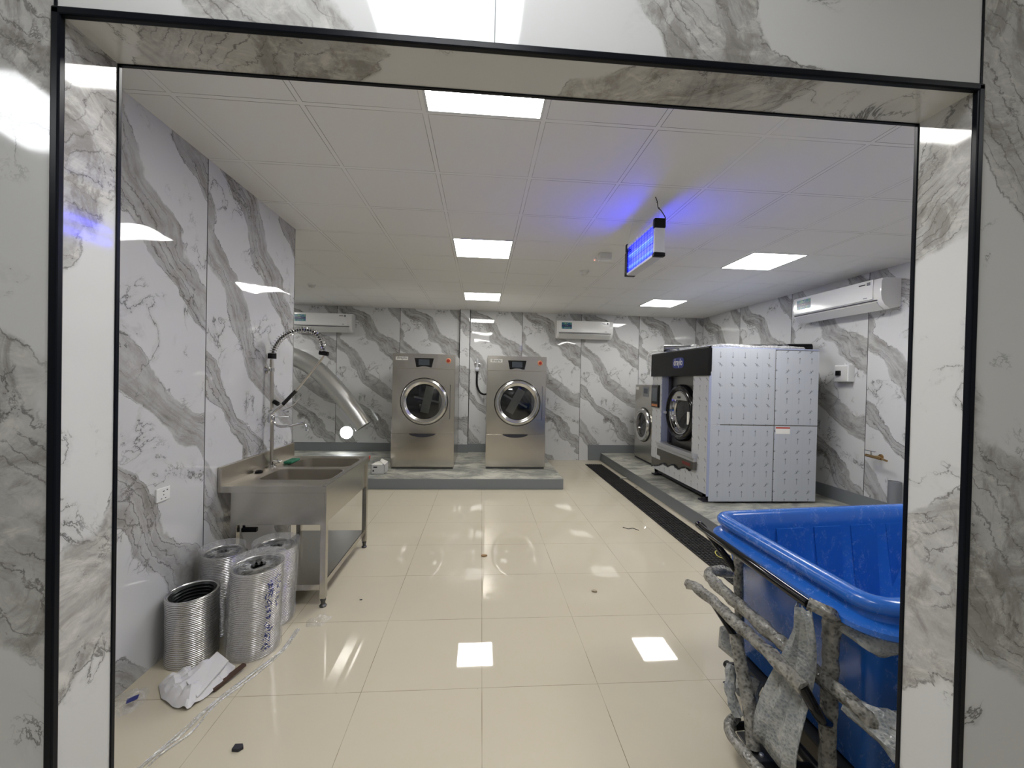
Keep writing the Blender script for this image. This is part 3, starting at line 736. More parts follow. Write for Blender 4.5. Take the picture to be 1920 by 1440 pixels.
# hood
f = MB(); f.prism([(2.665, 4.6, 1.672), (2.665, 4.6, 2.0), (2.675, 4.6, 2.02), (2.70, 4.6, 2.025), (2.70, 4.6, 1.672)], (0, 1.61, 0)); hd = f.build('hood', M['black'], bw)
bpts = []
for k in range(40):
    a = 2*PI*k/40; c, s_ = math.cos(a), math.sin(a)
    bpts.append((2.662, 5.335+.155*math.copysign(abs(c)**.55, c), 1.85+.072*math.copysign(abs(s_)**.55, s_)))
f = MB(); f.prism(bpts, (.004, 0, 0)); f.build('badge', M['blue_badge'], hd)
textmesh('draylo', .13, 'lettering', M['label_white'], hd, (2.6605, 5.335, 1.856), (0, -1, 0), (0, 0, 1), .001, .24)
# door of the washer
dc = (X0+.12, 5.45, 1.165); wd = MB(); wd.lathe(dc, (-1, 0, 0), [(.395, -.0), (.395, .05), (.375, .075), (.34, .085), (.31, .07), (.30, .04), (.30, .0)], 56)
dd = wd.build('door', M['gloss_black'], bw, smooth=True)
f = MB(); f.lathe(dc, (-1, 0, 0), [(.30, .06), (.285, .055), (.275, .02), (.262, .035), (.25, .0), (.238, .012), (.225, -.008), (.21, -.005)], 56); f.build('door_rings', M['chrome'], dd, smooth=True)
f = MB(); f.lathe(dc, (-1, 0, 0), [(.001, .004), (.215, .002)], 40); f.build('door_glass', M['glass'], dd)
f = MB(); pts = [(dc[0]-.062, 5.45+.27*math.cos(a), 1.165+.285*math.sin(a)) for a in [math.radians(38+104*k/14) for k in range(15)]]
f.prism(pts, (.006, 0, 0)); f.build('name_plate', simple('plate_grey', (0.36, 0.36, 0.33), .45), dd)
MB().box(dc[0]-.07, dc[0]-.064, 5.41, 5.49, 1.365, 1.392).build('plate_print', M['ink'], dd)
MB().box(dc[0]-.03, dc[0]-.012, 5.235, 5.285, 1.02, 1.19).build('instruction_tag', M['label_white'], dd)
MB().box(dc[0]-.09, dc[0]-.06, 5.78, 5.90, 1.12, 1.16, .006).build('door_latch', M['alu'], dd)
# base frame
f = MB(); f.box(X0+.05, X0+.14, Y0+.09, Y1-.03, PZ+.045, ZB+.03); f.box(X0+.05, X1-.05, Y0+.09, Y0+.17, PZ+.045, ZB); f.box(X0+.05, X1-.05, Y1-.14, Y1-.03, PZ+.045, ZB+.0); f.box(X1-.14, X1-.05, Y0+.09, Y1-.03, PZ+.045, ZB)
f.build('base_frame', M['ink'], bw)
for (fx, fy) in ((X0+.06, Y0+.12), (X0+.06, Y1-.09), (X1-.1, Y0+.12), (X1-.1, Y1-.09)):
    f = MB(); f.box(fx-.06, fx+.06, fy-.06, fy+.06, PZ, PZ+.016, .002); f.lathe((fx, fy, PZ+.016), (0, 0, 1), [(.03, 0), (.03, .032)], 16, True, True); f.build('foot', M['ink'], bw)

# pipe lying on top, wrapped in film
pp = thing('steel_pipe', 'long dark steel pipe lying across the top of the wrapped washer', 'pipe', (3.6, 5.3, 2.02))
A = Vector((2.70, 5.86, 2.085)); B = Vector((4.40, 5.13, 2.085)); dvec = (B-A).normalized()
f = MB(); f.tube([A, B], .052, 24, caps=False); f.tube([A+dvec*.02, B], .046, 24, caps=True); f.build('tube', steel('pipe_steel', (0.30, 0.30, 0.30), .25, 'X'), pp, smooth=True)
MB().tube([A+dvec*1.58, B+dvec*.003], .056, 24).build('rubber_end', M['black'], pp, smooth=True)
f = MB()
pts = [A + dvec*(.36+.047*k) + Vector((0, -.01*math.sin(k), -.012)) for k in range(26)]
f.tube(pts, [.060 + .010*abs(math.sin(k*1.7)) for k in range(26)], 16, caps=False, wob=.25); f.build('film_wrap', M['film_thick'], pp, smooth=True)
lf = thing('loose_film', 'crumpled whitish plastic film trailing over the hood corner of washer', 'plastic film', (2.64, 6.1, 2.03))
f = MB(); f.tube(smooth_path([(2.82, 5.7, 2.055), (2.70, 5.95, 2.06), (2.625, 6.12, 2.05), (2.60, 6.19, 1.98), (2.61, 6.20, 1.85), (2.62, 6.19, 1.70)], 5), .016, 8, wob=.9); f.build('strand', M['film_thick'], lf, smooth=True)
f = MB(); f.tube(smooth_path([(2.80, 5.55, 2.055), (2.9, 5.1, 2.05), (2.95, 4.75, 2.05), (3.3, 4.65, 2.03), (3.9, 4.66, 2.03)], 6), .018, 8, wob=.9); f.build('strand', M['film_thick'], lf, smooth=True)

# ------------------------------------------------------------------ small washer behind
sw = thing('washing_machine', 'smaller stainless front-loading washer half hidden behind the wrapped washer', 'washing machine', (3.3, 7.15, PZ))
f = MB(); f.box(2.95, 3.75, 6.76, 7.57, PZ+.03, 1.535, .004); f.build('body', M['steel'], sw)
MB().box(2.96, 3.74, 6.77, 7.56, PZ, PZ+.03).build('base', M['ink'], sw)
f = MB(); f.lathe((2.95, 7.155, .81), (-1, 0, 0), [(.30, -.002), (.30, .03), (.28, .055), (.25, .06), (.222, .045), (.215, .0)], 48); d2 = f.build('door', M['chrome_soft'], sw, smooth=True)
f = MB(); f.lathe((2.95, 7.155, .81), (-1, 0, 0), [(.001, .012), (.217, .010)], 40); f.build('door_glass', M['glass'], d2)
f = MB(); f.lathe((2.95, 7.155, .81), (-1, 0, 0), [(.312, .001), (.312, .006), (.299, .006)], 48); f.build('door_seal', M['black'], d2)
MB().box(2.885, 2.90, 7.40, 7.47, .80, .90, .004).build('door_handle', M['chrome'], d2)
MB().box(2.946, 2.951, 6.95, 7.20, 1.32, 1.50).build('control_panel', M['grey_plastic'], sw)
MB().box(2.943, 2.947, 6.99, 7.16, 1.38, 1.47).build('screen', M['screen'], sw)
MB().box(2.946, 2.951, 7.42, 7.54, 1.44, 1.49).build('name_label', M['label_white'], sw)

# ------------------------------------------------------------------ right wall fittings
bx = thing('isolator_box', 'small white switch box with black knob on the right wall', 'switch box', (RX, 4.65, 1.74))
MB().box(RX-.085, RX, 4.55, 4.745, 1.635, 1.84, .008).build('enclosure', M['white'], bx)
MB().box(RX-.09, RX-.083, 4.565, 4.73, 1.65, 1.825, .003).build('cover', M['white_dull'], bx)
MB().box(RX-.115, RX-.088, 4.645, 4.70, 1.71, 1.77, .004).build('rotary_switch', M['black'], bx)
MB().tube([(RX-.03, 4.65, 1.84), (RX-.03, 4.65, 1.87)], .012, 10).build('cable_gland', M['white'], bx)
tp = thing('wall_tap', 'brass tap sticking out of right wall above the cart', 'tap', (RX, 4.18, .80))
f = MB(); f.tube([(RX, 4.2, .80), (RX-.10, 4.2, .80)], .014, 12); f.lathe((RX, 4.2, .80), (-1, 0, 0), [(.03, 0), (.03, .006), (.016, .01)], 20, True, True); f.tube([(RX-.10, 4.28, .805), (RX-.10, 4.10, .795)], .017, 12)
f.tube([(RX-.10, 4.10, .795), (RX-.10, 4.04, .785)], .011, 10); f.build('body', M['brass'], tp, smooth=True)
f = MB(); f.tube([(RX-.10, 4.22, .82), (RX-.10, 4.22, .86)], .006, 8); f.box(RX-.11, RX-.09, 4.17, 4.30, .855, .865, .003); f.build('lever', M['chrome'], tp)
pv = thing('grey_drain_pipe', 'short grey upright plastic pipe beside right wall behind the cart', 'pipe', (RX-.06, 3.98, PZ))
f = MB(); f.tube([(RX-.07, 3.98, PZ), (RX-.07, 3.98, .58)], .055, 24, caps=False); f.tube([(RX-.07, 3.98, PZ), (RX-.07, 3.98, .57)], .048, 24); f.build('tube', M['grey_plastic'], pv, smooth=True)

# ------------------------------------------------------------------ left wall socket
so = thing('wall_socket', 'white double socket plate low on the left marble wall', 'socket', (LX, 2.338, .905))
MB().box(LX, LX+.010, 2.290, 2.384, .872, .945, .003).build('face_plate', M['white'], so)
f = MB()
for a in ((2.337, .925, .010, .004), (2.337, .906, .003, .007), (2.322, .887, .006, .004), (2.350, .887, .006, .004), (2.362, .928, .006, .006)):
    f.box(LX+.0095, LX+.0108, a[0]-a[2]/2*1.3, a[0]+a[2]/2*1.3, a[1]-a[3]/2, a[1]+a[3]/2)
f.build('socket_holes', M['ink'], so)

# ------------------------------------------------------------------ double sink
sk = thing('double_sink', 'stainless steel double bowl commercial sink on legs by the left wall', 'sink', (-1.37, 3.34, 0))
SX0, SX1, SY0, SY1, SZ = LX+.004, -1.02, 2.80, 3.86, .83
def rrect(x0, x1, y0, y1, r, n, z):
    pts = []
    for (cx, cy, a0) in ((x1-r, y1-r, 0), (x0+r, y1-r, PI/2), (x0+r, y0+r, PI), (x1-r, y0+r, 1.5*PI)):
        for k in range(n): a = a0 + PI/2*k/(n-1); pts.append(Vector((cx+r*math.cos(a), cy+r*math.sin(a), z)))
    return pts
def square_ring(x0, x1, y0, y1, n, z):
    cx, cy = (x0+x1)/2, (y0+y1)/2; pts = []
    for q in range(4):
        for k in range(n):
            a = PI/2*q + PI/2*k/(n-1)
            c = [(x1, (cy)), (x1, y1), (cx, y1)], [(cx, y1), (x0, y1), (x0, cy)], [(x0, cy), (x0, y0), (cx, y0)], [(cx, y0), (x1, y0), (x1, cy)]
            p = c[q]; t = k/(n-1)
            if t <= .5: a_, b_, s_ = p[0], p[1], t*2
            else: a_, b_, s_ = p[1], p[2], (t-.5)*2
            pts.append(Vector((a_[0]+(b_[0]-a_[0])*s_, a_[1]+(b_[1]-a_[1])*s_, z)))
    return pts
f = MB(); N = 9
for (ya, yb, ba, bb) in ((SY0, 3.375, 2.99, 3.345), (3.375, SY1, 3.42, 3.79)):
    bx0, bx1 = -1.575, -1.075
    f.loft([square_ring(SX0+.02, SX1, ya, yb, N, SZ), rrect(bx0-.012, bx1+.012, ba-.012, bb+.012, .075, N, SZ), rrect(bx0, bx1, ba, bb, .07, N, SZ-.006),
            rrect(bx0+.012, bx1-.012, ba+.012, bb-.012, .065, N, SZ-.24), rrect(bx0+.04, bx1-.04, ba+.04, bb-.04, .05, N, SZ-.262)], cap0=False, cap1=True)
top = f.build('basin_top', M['steel_top'], sk, smooth=True, sharp=30)
for (ya, yb) in ((2.99, 3.345), (3.42, 3.79)):
    MB().lathe((-1.325, (ya+yb)/2, SZ-.2615), (0, 0, 1), [(.04, 0), (.04, .003), (.03, .004), (.028, .001), (.001, .001)], 24).build('drain_fitting', M['chrome'], top, smooth=True)
f = MB(); f.box(SX0+.02, SX1, SY0-.002, SY0+.006, SZ-.045, SZ+.001, .002); f.box(SX1-.006, SX1+.002, SY0, SY1, SZ-.045, SZ+.002, .002); f.box(SX0+.02, SX1, SY1-.006, SY1+.002, SZ-.045, SZ+.001, .002)
f.box(SX1-.03, SX1+.001, SY0, SY1, SZ+.000, SZ+.007, .003)
f.build('rim_edge', M['steel'], sk)
f = MB(); f.box(SX0, SX0+.022, SY0-.001, SY1-.005, SZ-.045, SZ+.125, .004); f.build('backsplash', M['steel_top'], sk)
f = MB(); f.box(-1.63, SX1-.02, SY0+.018, SY0+.024, .565, SZ-.045); f.box(SX1-.026, SX1-.02, SY0+.02, SY1-.02, .565, SZ-.045); f.box(-1.63, SX1-.02, SY1-.026, SY1-.02, .565, SZ-.045); f.build('apron', M['steel'], sk)
for (lx, ly) in ((-1.045, SY0+.04), (-1.045, SY1-.045), (-1.625, SY0+.04), (-1.625, SY1-.045)):
    f = MB(); f.box(lx-.02, lx+.02, ly-.02, ly+.02, .06, SZ-.046, .003); lg = f.build('leg', M['steel'], sk)
    f = MB(); f.lathe((lx, ly, 0), (0, 0, 1), [(.022, 0), (.024, .008), (.015, .018), (.015, .04), (.019, .042), (.019, .062)], 18, True, True); f.build('foot', M['dark_steel'], lg, smooth=True)
f = MB(); f.box(-1.62, -1.05, SY0+.03, SY1-.035, .150, .154); f.box(-1.62, -1.05, SY0+.028, SY0+.032, .115, .154); f.box(-1.054, -1.048, SY0+.03, SY1-.035, .115, .154); f.build('shelf', M['steel'], sk)
f = MB(); f.tube(smooth_path([(-1.325, 3.17, .565), (-1.325, 3.17, .50), (-1.38, 3.2, .46), (-1.52, 3.3, .45), (-1.70, 3.4, .45)]), .022, 12); f.tube([(-1.325, 3.6, .565), (-1.40, 3.5, .47)], .022, 12); f.build('waste_pipe', M['grey_plastic'], sk, smooth=True)
f = MB(); f.box(-1.60, -1.50, 2.86, 2.89, .50, .53, .006); f.tube([(-1.59, 2.875, .565), (-1.585, 2.875, .52)], .009, 8); f.build('valve_lever', M['black'], sk)
MB().box(SX1-.004, SX1+.004, SY1-.03, SY1+.004, SZ-.02, SZ+.010, .002).build('red_tape', M['red'], sk)

# ------------------------------------------------------------------ pre-rinse spray tap
k = 1.035
def fz(x, z, dy=0.0): return Vector((x*k, 3.385+dy, 1.5703-(1.5703-z)*k))
fc = thing('spray_tap', 'tall chrome pre-rinse spray tap with spring hose on the sink', 'tap', (-1.665, 3.385, SZ))
P0 = Vector((-1.662, 3.385, SZ))
f = MB(); f.tube([P0, fz(-1.619, 1.69)], .013, 14); f.build('riser_pipe', M['steel_top'], fc, smooth=True)
MB().tube([fz(-1.617, 1.695), fz(-1.617, 1.735)], .032, 20).build('spring_collar', M['black'], fc, smooth=True)
arc = smooth_path([fz(-1.617, 1.728), fz(-1.593, 1.80), fz(-1.546, 1.863), fz(-1.475, 1.907), fz(-1.394, 1.926), fz(-1.313, 1.912), fz(-1.26, 1.86), fz(-1.234, 1.79), fz(-1.229, 1.755)], 10)
MB().tube(arc, .009, 10).build('hose', M['dark_steel'], fc, smooth=True)
# coil
f = MB(); coil = []; Ls = [0]
for a, b in zip(arc, arc[1:]): Ls.append(Ls[-1] + (b-a).length)
T = Ls[-1]; turns = 30; n = turns*12
for i in range(n+1):
    s_ = T*(1-(1-i/n)**1.0); j = max(0, min(len(arc)-2, next((q for q in range(len(Ls)-1) if Ls[q+1] >= s_), len(Ls)-2)))
    tt = (s_-Ls[j])/max(1e-6, Ls[j+1]-Ls[j]); p = arc[j].lerp(arc[j+1], tt); d = (arc[j+1]-arc[j]).normalized()
    u = Vector((0, 1, 0)); v = d.cross(u).normalized(); a = 2*PI*i/12
    coil.append(p + (u*math.cos(a) + v*math.sin(a))*.024)
f.tube(coil, .0032, 6); f.build('spring', M['chrome'], fc, smooth=True)
MB().tube([fz(-1.262, 1.752), fz(-1.196, 1.742)], .018, 16).build('hose_clip', M['black'], fc, smooth=True)
MB().tube(smooth_path([fz(-1.229, 1.755), fz(-1.235, 1.72), fz(-1.262, 1.68), fz(-1.32, 1.60), fz(-1.40, 1.495), fz(-1.44, 1.445)]), .008, 10).build('lower_hose', M['steel_top'], fc, smooth=True)
MB().tube([fz(-1.435, 1.45), fz(-1.53, 1.345)], .015, 12).build('spray_grip', M['gloss_black'], fc, smooth=True)
f = MB(); f.tube([fz(-1.53, 1.345), fz(-1.60, 1.29)], .017, 12); f.lathe(fz(-1.60, 1.29), (-.8, -.1, -.6), [(.018, 0), (.028, .02), (.026, .028)], 18, True, True); f.tube(smooth_path([fz(-1.40, 1.40), fz(-1.45, 1.34), fz(-1.54, 1.29)]), .005, 8); f.build('spray_head', M['chrome'], fc, smooth=True)
MB().tube([fz(-1.60, 1.365), fz(-1.565, 1.345)], .018, 12).build('trigger_knob', M['black'], fc, smooth=True)
f = MB(); f.tube(smooth_path([fz(-1.61, 1.24), fz(-1.59, 1.195), fz(-1.55, 1.172), fz(-1.47, 1.178), fz(-1.40, 1.196), fz(-1.365, 1.19), fz(-1.352, 1.165), fz(-1.35, 1.14)]), .011, 12); f.build('spout', M['chrome'], fc, smooth=True)
f = MB(); f.lathe(fz(-1.617, 1.20), (0, 0, 1), [(.02, 0), (.026, .01), (.026, .05), (.02, .07)], 20, True, True); f.tube([fz(-1.60, 1.245, -.0), fz(-1.47, 1.25, -.02)], .006, 8); f.box(-1.60, -1.54, 3.37, 3.39, 1.27, 1.283, .003); f.build('mixer_body', M['chrome'], fc, smooth=True)
f = MB(); f.lathe(P0, (0, 0, 1), [(.034, 0), (.034, .008), (.022, .018), (.022, .05)], 20, True, True)
for a in range(4): f.tube([P0+Vector((.05, -.01, .045)), P0+Vector((.05+.03*math.cos(a*PI/2+.4), -.01+.03*math.sin(a*PI/2+.4), .055))], .007, 8)
f.tube([P0+Vector((0, 0, .035)), P0+Vector((.06, -.012, .045))], .012, 10); f.build('base_valve', M['chrome'], fc, smooth=True)
wm = fz(-1.617, 1.61)
f = MB(); f.tube([wm, Vector((LX, wm.y, wm.z))], .009, 10); f.lathe((LX, wm.y, wm.z), (1, 0, 0), [(.032, 0), (.032, .006), (.014, .014), (.013, .03)], 20, True, True); f.lathe(wm-Vector((0, 0, .015)), (0, 0, 1), [(.018, 0), (.018, .03)], 16, True, True); f.build('wall_bracket', M['chrome'], fc, smooth=True)
o = MB(); o.box(-1.63, -1.56, 3.50, 3.66, SZ+.001, SZ+.022, .008); tag(o.build('scrub_pad', M['green'], None, (-1.6, 3.58, SZ)), 'green scouring pad lying on the sink behind the tap', 'scouring pad')
o = MB(); o.lathe((-1.66, 3.19, SZ+.0005), (0, 0, 1), [(.027, 0), (.027, .01), (.018, .018), (.006, .02)], 20, True, True); tag(o.build('sink_plug', M['black'], None, (-1.66, 3.19, SZ), smooth=True), 'round black plug lying on sink deck near its front', 'plug')

# ------------------------------------------------------------------ rolls of flexible duct
def duct_roll(cx, cy, r, h, lean, tilt, label, wrapped, scrawl=False):
    t = thing('duct_roll', label, 'duct roll', (cx, cy, 0), 'compressed rolls of silver flexible duct')
    lx, ly = lean; n = 56
    def ring(rr, z, zt=None):
        q = z/h; out = []
        for kk in range(n):
            a = 2*PI*kk/n; c, s_ = math.cos(a), math.sin(a)
            out.append(Vector((cx+lx*q+rr*c, cy+ly*q+rr*s_, max(0.0005, z + q*tilt*(c*.6+s_)*rr))))
        return out
    f = MB(); rings = []; nz = int(h/.01)
    for i in range(nz+1):
        z = h*i/nz; rings.append(ring(r*(1+.008*math.sin(z*40)) + (.0008 if i % 2 else 0), z))
    rings.append(ring(r-.007, h+.001)); rings.append(ring(r-.016, h-.006))
    f.loft(rings, True, False); f.build('duct_wall', M['roll'], t, smooth=True, sharp=80)
    f = MB(); rings = []
    for i in range(26): rings.append(ring(r-.016-(.014 if i % 2 else 0)-.004*mnoise.noise(Vector((i*.7, cx*9, 0))), h-.006-i*.009))
    rings.append(ring(.01, h-.24)); f.loft(rings, False, True); f.build('folded_lining', M['foil_in'], t, smooth=False)
    if wrapped:
        f = MB(); rings = []
        for i in range(26):
            z = (h+.035)*i/25; rr = []
            for kk, v in enumerate(ring(r+.007, min(z, h))):
                a = 2*PI*kk/n
                w_ = .006*mnoise.noise(Vector((math.cos(a)*2.5, math.sin(a)*2.5, z*9+cx*5))) + .004*mnoise.noise(Vector((math.cos(a)*9, math.sin(a)*9, z*25)))
                c = Vector((cx+lx*z/h, cy+ly*z/h, v.z)); d = (v-c); d.z = 0
                rr.append(Vector((v.x, v.y, v.z + max(0, z-h))) + d.normalized()*(w_+.003))
            rings.append(rr)
        for i in range(1, 7):      # sleeve gathered inwards over the mouth
            q = i/6; rr = []
            for kk, v in enumerate(ring((r+.007)*(1-.72*q), h)):
                a = 2*PI*kk/n; rr.append(Vector((v.x, v.y, v.z+.036-.05*q+.018*math.sin(a*9+i)*q*(1-.3*q))))
            rings.append(rr)
        f.loft(rings, False, False); f.build('plastic_sleeve', M['film'], t, smooth=True, sharp=60)
    if scrawl:
        f = MB(); rnd = random.Random(3)
        ca = math.radians(-38)
        def onr(a, z): q = z/h; return Vector((cx+lx*q+(r+.016)*math.cos(a), cy+ly*q+(r+.016)*math.sin(a), z))
        zz = h-.07
        while zz > .03:
            if not (.19 < zz < .215):
                for s_ in range(6):
                    a0 = ca+rnd.uniform(-.13, .10); z0_ = zz+rnd.uniform(-.012, .012)
                    f.tube([onr(a0, z0_), onr(a0+rnd.uniform(-.10, .12), z0_+rnd.uniform(-.018, .018))], .0022, 5)
            zz -= .030
        zz = h-.05
        while zz > .26:
            for s_ in range(4):
                a0 = ca+.32+rnd.uniform(-.08, .08); z0_ = zz+rnd.uniform(-.010, .010)
                f.tube([onr(a0, z0_), onr(a0+rnd.uniform(-.09, .09), z0_+rnd.uniform(-.014, .014))], .0014, 5)
            zz -= .030
        f.build('marker_writing', M['marker'], t)
    return t
duct_roll(-1.570, 2.365, .122, .365, (.0, .0), .05, 'short bare silver duct roll against left wall, without plastic, nearest the doorway', False)
duct_roll(-1.275, 2.420, .132, .485, (.02, .0), .06, 'tall silver duct roll in plastic sleeve with blue handwriting down its side', True, True)
duct_roll(-1.315, 2.705, .124, .475, (.02, .0), .0, 'plastic wrapped duct roll standing behind the roll with blue handwriting', True)
duct_roll(-1.568, 2.620, .110, .475, (-.0, .0), .0, 'plastic wrapped duct roll in the corner against left wall', True)

# crumpled white sheet
def crumple(name, outline, z0, amp, seed, nx=30, scale=9, thick=0.0):
    """a crumpled sheet filling a convex outline: radial grid"""
    f = MB(); cx = sum(p[0] for p in outline)/len(outline); cy = sum(p[1] for p in outline)/len(outline)
    O = []
    for i in range(len(outline)):
        a, b = outline[i], outline[(i+1) % len(outline)]
        for q in range(6): O.append((a[0]+(b[0]-a[0])*q/6, a[1]+(b[1]-a[1])*q/6))
    rings = []
    for i in range(10):
        t = 1-i/10; rr = []
        for (x, y) in O:
            X = cx+(x-cx)*t; Y = cy+(y-cy)*t
            z = z0 + amp*(1-t**3)*(.45+.55*abs(mnoise.noise(Vector((X*scale+seed, Y*scale, 0)))*2.2)) + amp*.25*abs(mnoise.noise(Vector((X*scale*3, Y*scale*3+seed, 1))))
            rr.append(Vector((X, Y, z)))
        rings.append(rr)
    return f.loft(rings, False, True)
ws = thing('white_sheet', 'crumpled white foam sheet on floor in front of the bare duct roll', 'packaging sheet', (-1.42, 2.15, 0))
M['foam'] = simple('white_foam', (0.66, 0.65, 0.66), 0.6)
f = crumple('s', [(-1.57, 2.13), (-1.55, 2.20), (-1.46, 2.225), (-1.36, 2.24), (-1.27, 2.24), (-1.25, 2.16), (-1.29, 2.06), (-1.33, 1.975), (-1.40, 1.99), (-1.50, 2.05)], .006, .10, 3.0)
f.build('sheet', M['foam'], ws, smooth=True, sharp=25)
f = MB(); f.prism([(-1.36, 2.235, .10), (-1.275, 2.19, .08), (-1.315, 2.02, .025), (-1.405, 2.08, .06)], (0, 0, .006)); f.build('folded_flap', simple('flap_foam', (.70, .69, .70), .55), ws)
f = MB(); f.prism([(-1.30, 2.09, .010), (-1.235, 2.245, .022), (-1.215, 2.24, .020), (-1.275, 2.08, .006)], (0, 0, .012)); f.build('brown_tape', M['brown'], ws)

# flat strips of clear film on floor
cf = thing('plastic_strip', 'long clear plastic film strip snaking across the floor from rolls', 'plastic film', (-1.25, 2.0, 0))
for off, ww in ((0, .010), (.022, .006), (-.014, .004)):
    pth = smooth_path([(-1.10+off*.6, 2.58, .004), (-1.10+off*.5, 2.38, .005), (-1.165+off, 2.19, .004), (-1.235+off*.7, 2.013, .004), (-1.26+off*1.4, 1.854, .005), (-1.30+off*.8, 1.74, .004), (-1.33+off*1.6, 1.60, .004)], 8)
    MB().tube(pth, ww*.6, 8, wob=.8).build('strand', M['film_thick'], cf, smooth=True)
bwp = thing('bubble_wrap_scrap', 'clear plastic air wrap scrap on floor against left wall', 'packaging scrap', (-1.61, 2.03, 0))
f = crumple('b', [(-1.715, 2.08), (-1.62, 2.13), (-1.59, 2.10), (-1.56, 2.03), (-1.57, 1.97), (-1.68, 1.92), (-1.715, 1.95)], .003, .035, 8.0, scale=20)
f.build('wrap', M['film_thick' if False else 'film'], bwp, smooth=True, sharp=60)
f = MB(); f.prism([(-1.625, 2.015, .036), (-1.59, 2.04, .038), (-1.575, 2.01, .038), (-1.605, 1.985, .036)], (0, 0, .002)); f.build('blue_print', M['marker'], bwp)
f = crumple('c', [(-1.08, 2.66), (-1.0, 2.74), (-.93, 2.70), (-.97, 2.60), (-1.06, 2.60)], .003, .03, 4.0, scale=24)
tag(f.build('film_scrap', M['film'], None, (-1.0, 2.66, 0), smooth=True), 'small crinkled clear film scrap on floor beside front sink leg', 'packaging scrap')

# small litter
def litter(name, x, y, s, mat, label, cat='debris', z=0.0):
    f = MB(); rnd = random.Random(int(x*100)); pts = []
    for q in range(7):
        a = 2*PI*q/7; rr = s*rnd.uniform(.55, 1.0); pts.append((x+rr*math.cos(a), y+rr*.6*math.sin(a), z+.0005))
    f.prism(pts, (0, 0, s*.35)); tag(f.build(name, mat, None, (x, y, z)), label, cat)
o = MB(); o.prism([(-1.003, 1.752, .0005), (-.975, 1.748, .0005), (-.962, 1.762, .0005), (-.972, 1.776, .0005), (-1.003, 1.776, .0005)], (0, 0, .012))
tag(o.build('black_chip', M['ink'], None, (-.985, 1.762, 0)), 'small black plastic chip on the near floor', 'debris')
litter('leaf_scrap', .058, 3.594, .032, simple('tan', (.28, .17, .08), .7), 'tan scrap on floor in middle of room')
litter('dirt_crumb', .877, 2.96, .03, simple('dust', (.33, .28, .2), .8), 'greyish dirt smear on floor right of centre')
litter('dirt_crumb', 1.31, 2.03, .012, M['ink'], 'dark crumb on floor beside the blue cart')
litter('dirt_crumb', -.812, 2.909, .012, M['ink'], 'dark crumb on floor right of the sink leg')
litter('mortar_lump', 2.34, 6.42, .07, simple('mortar', (.35, .34, .28), .9), 'pale lump of mortar on the edge of the drain')
litter('mortar_lump', 2.35, 5.9, .03, simple('mortar2', (.33, .31, .25), .9), 'smaller pale mortar crumb beside the drain')
o = MB(); o.tube([(1.56, 4.27, .003), (1.60, 4.22, .003), (1.66, 4.24, .003), (1.70, 4.18, .003)], .004, 6); tag(o.build('twig_scrap', M['dark_steel'], None, (1.62, 4.23, 0)), 'thin dark wire offcut on floor left of drain', 'debris')
o = MB(); o.tube(smooth_path([(2.26, 3.62, .014), (2.20, 3.60, .016), (2.17, 3.50, .014), (2.24, 3.43, .014), (2.29, 3.50, .016), (2.20, 3.36, .014)], 6), .004, 8); tag(o.build('yellow_wire', M['yellow'], None, (2.22, 3.5, 0), smooth=True), 'thin yellow wire loop lying on the drain grating', 'wire')

# ------------------------------------------------------------------ blue laundry cart
cart = thing('laundry_cart', 'big blue plastic laundry cart with bubble-wrapped frame behind the right jamb', 'laundry cart', (2.0, 1.65, 0))
CX0, CX1, CY0, CY1 = 1.265, 2.78, 1.19, 2.13
def tub_ring(off, z, r=.11, n=10):
    out = []
    for p in rrect(CX0-off, CX1+off, CY0-off, CY1+off, max(.03, r+off), n, z):
        p.y += .105*max(0, (p.x-CX0))*max(0, (p.y-CY0))/(CY1-CY0); out.append(p)
    return out
# rings need subdivision along the long sides only for the slant; straight sides are fine
f = MB()
prof = [(-.14, .165), (-.115, .19), (-.06, .74), (-.055, .755), (.008, .757), (.022, .768), (.022, .785), (.004, .797), (-.018, .803), (-.022, .825), (-.004, .833), (.004, .845), (.004, .862), (-.008, .876), (-.03, .88), (-.05, .876), (-.064, .86), (-.072, .80), (-.135, .24), (-.16, .22)]
f.loft([tub_ring(o_, z_) for o_, z_ in prof], True, True)
tubo = f.build('tub', M['blue'], cart, smooth=True, sharp=50)
f = MB()
for q, xx in enumerate((1.62, 1.86, 2.10, 2.34)):
    yf = CY1-.078 + .105*(xx-CX0)
    f.prism([(xx, yf, .79), (xx+.17, yf+.017, .79), (xx+.16, yf-.036, .34), (xx+.01, yf-.052, .34)], (0, -.006, 0))
f.build('moulded_rib', M['blue'], cart)
M['handle'] = simple('black_handle', (0.002, 0.002, 0.003), 0.1, 0.0, Specular_IOR_Level=0.35)
# push bar
HX, HZ = 1.185, .805
f = MB(); f.tube(smooth_path([(1.285, 1.905, .64), (1.235, 1.985, .73), (1.205, 2.085, .80), (HX+.003, 2.105, HZ+.006), (HX, 2.06, HZ), (HX-.012, 1.75, HZ), (HX-.015, 1.60, HZ), (HX-.012, 1.45, HZ-.005), (HX-.012, 1.345, HZ-.006)], 7), .017, 14)
f.build('push_bar', M['handle'], cart, smooth=True)
f = MB(); f.tube(smooth_path([(HX-.012, 1.35, HZ-.006), (HX+.03, 1.31, HZ-.02), (HX+.075, 1.33, .75), (1.262, 1.345, .70)], 6), .022, 12, wob=.5); f.build('wrapped_bar_end', M['bubble'], cart, smooth=True)
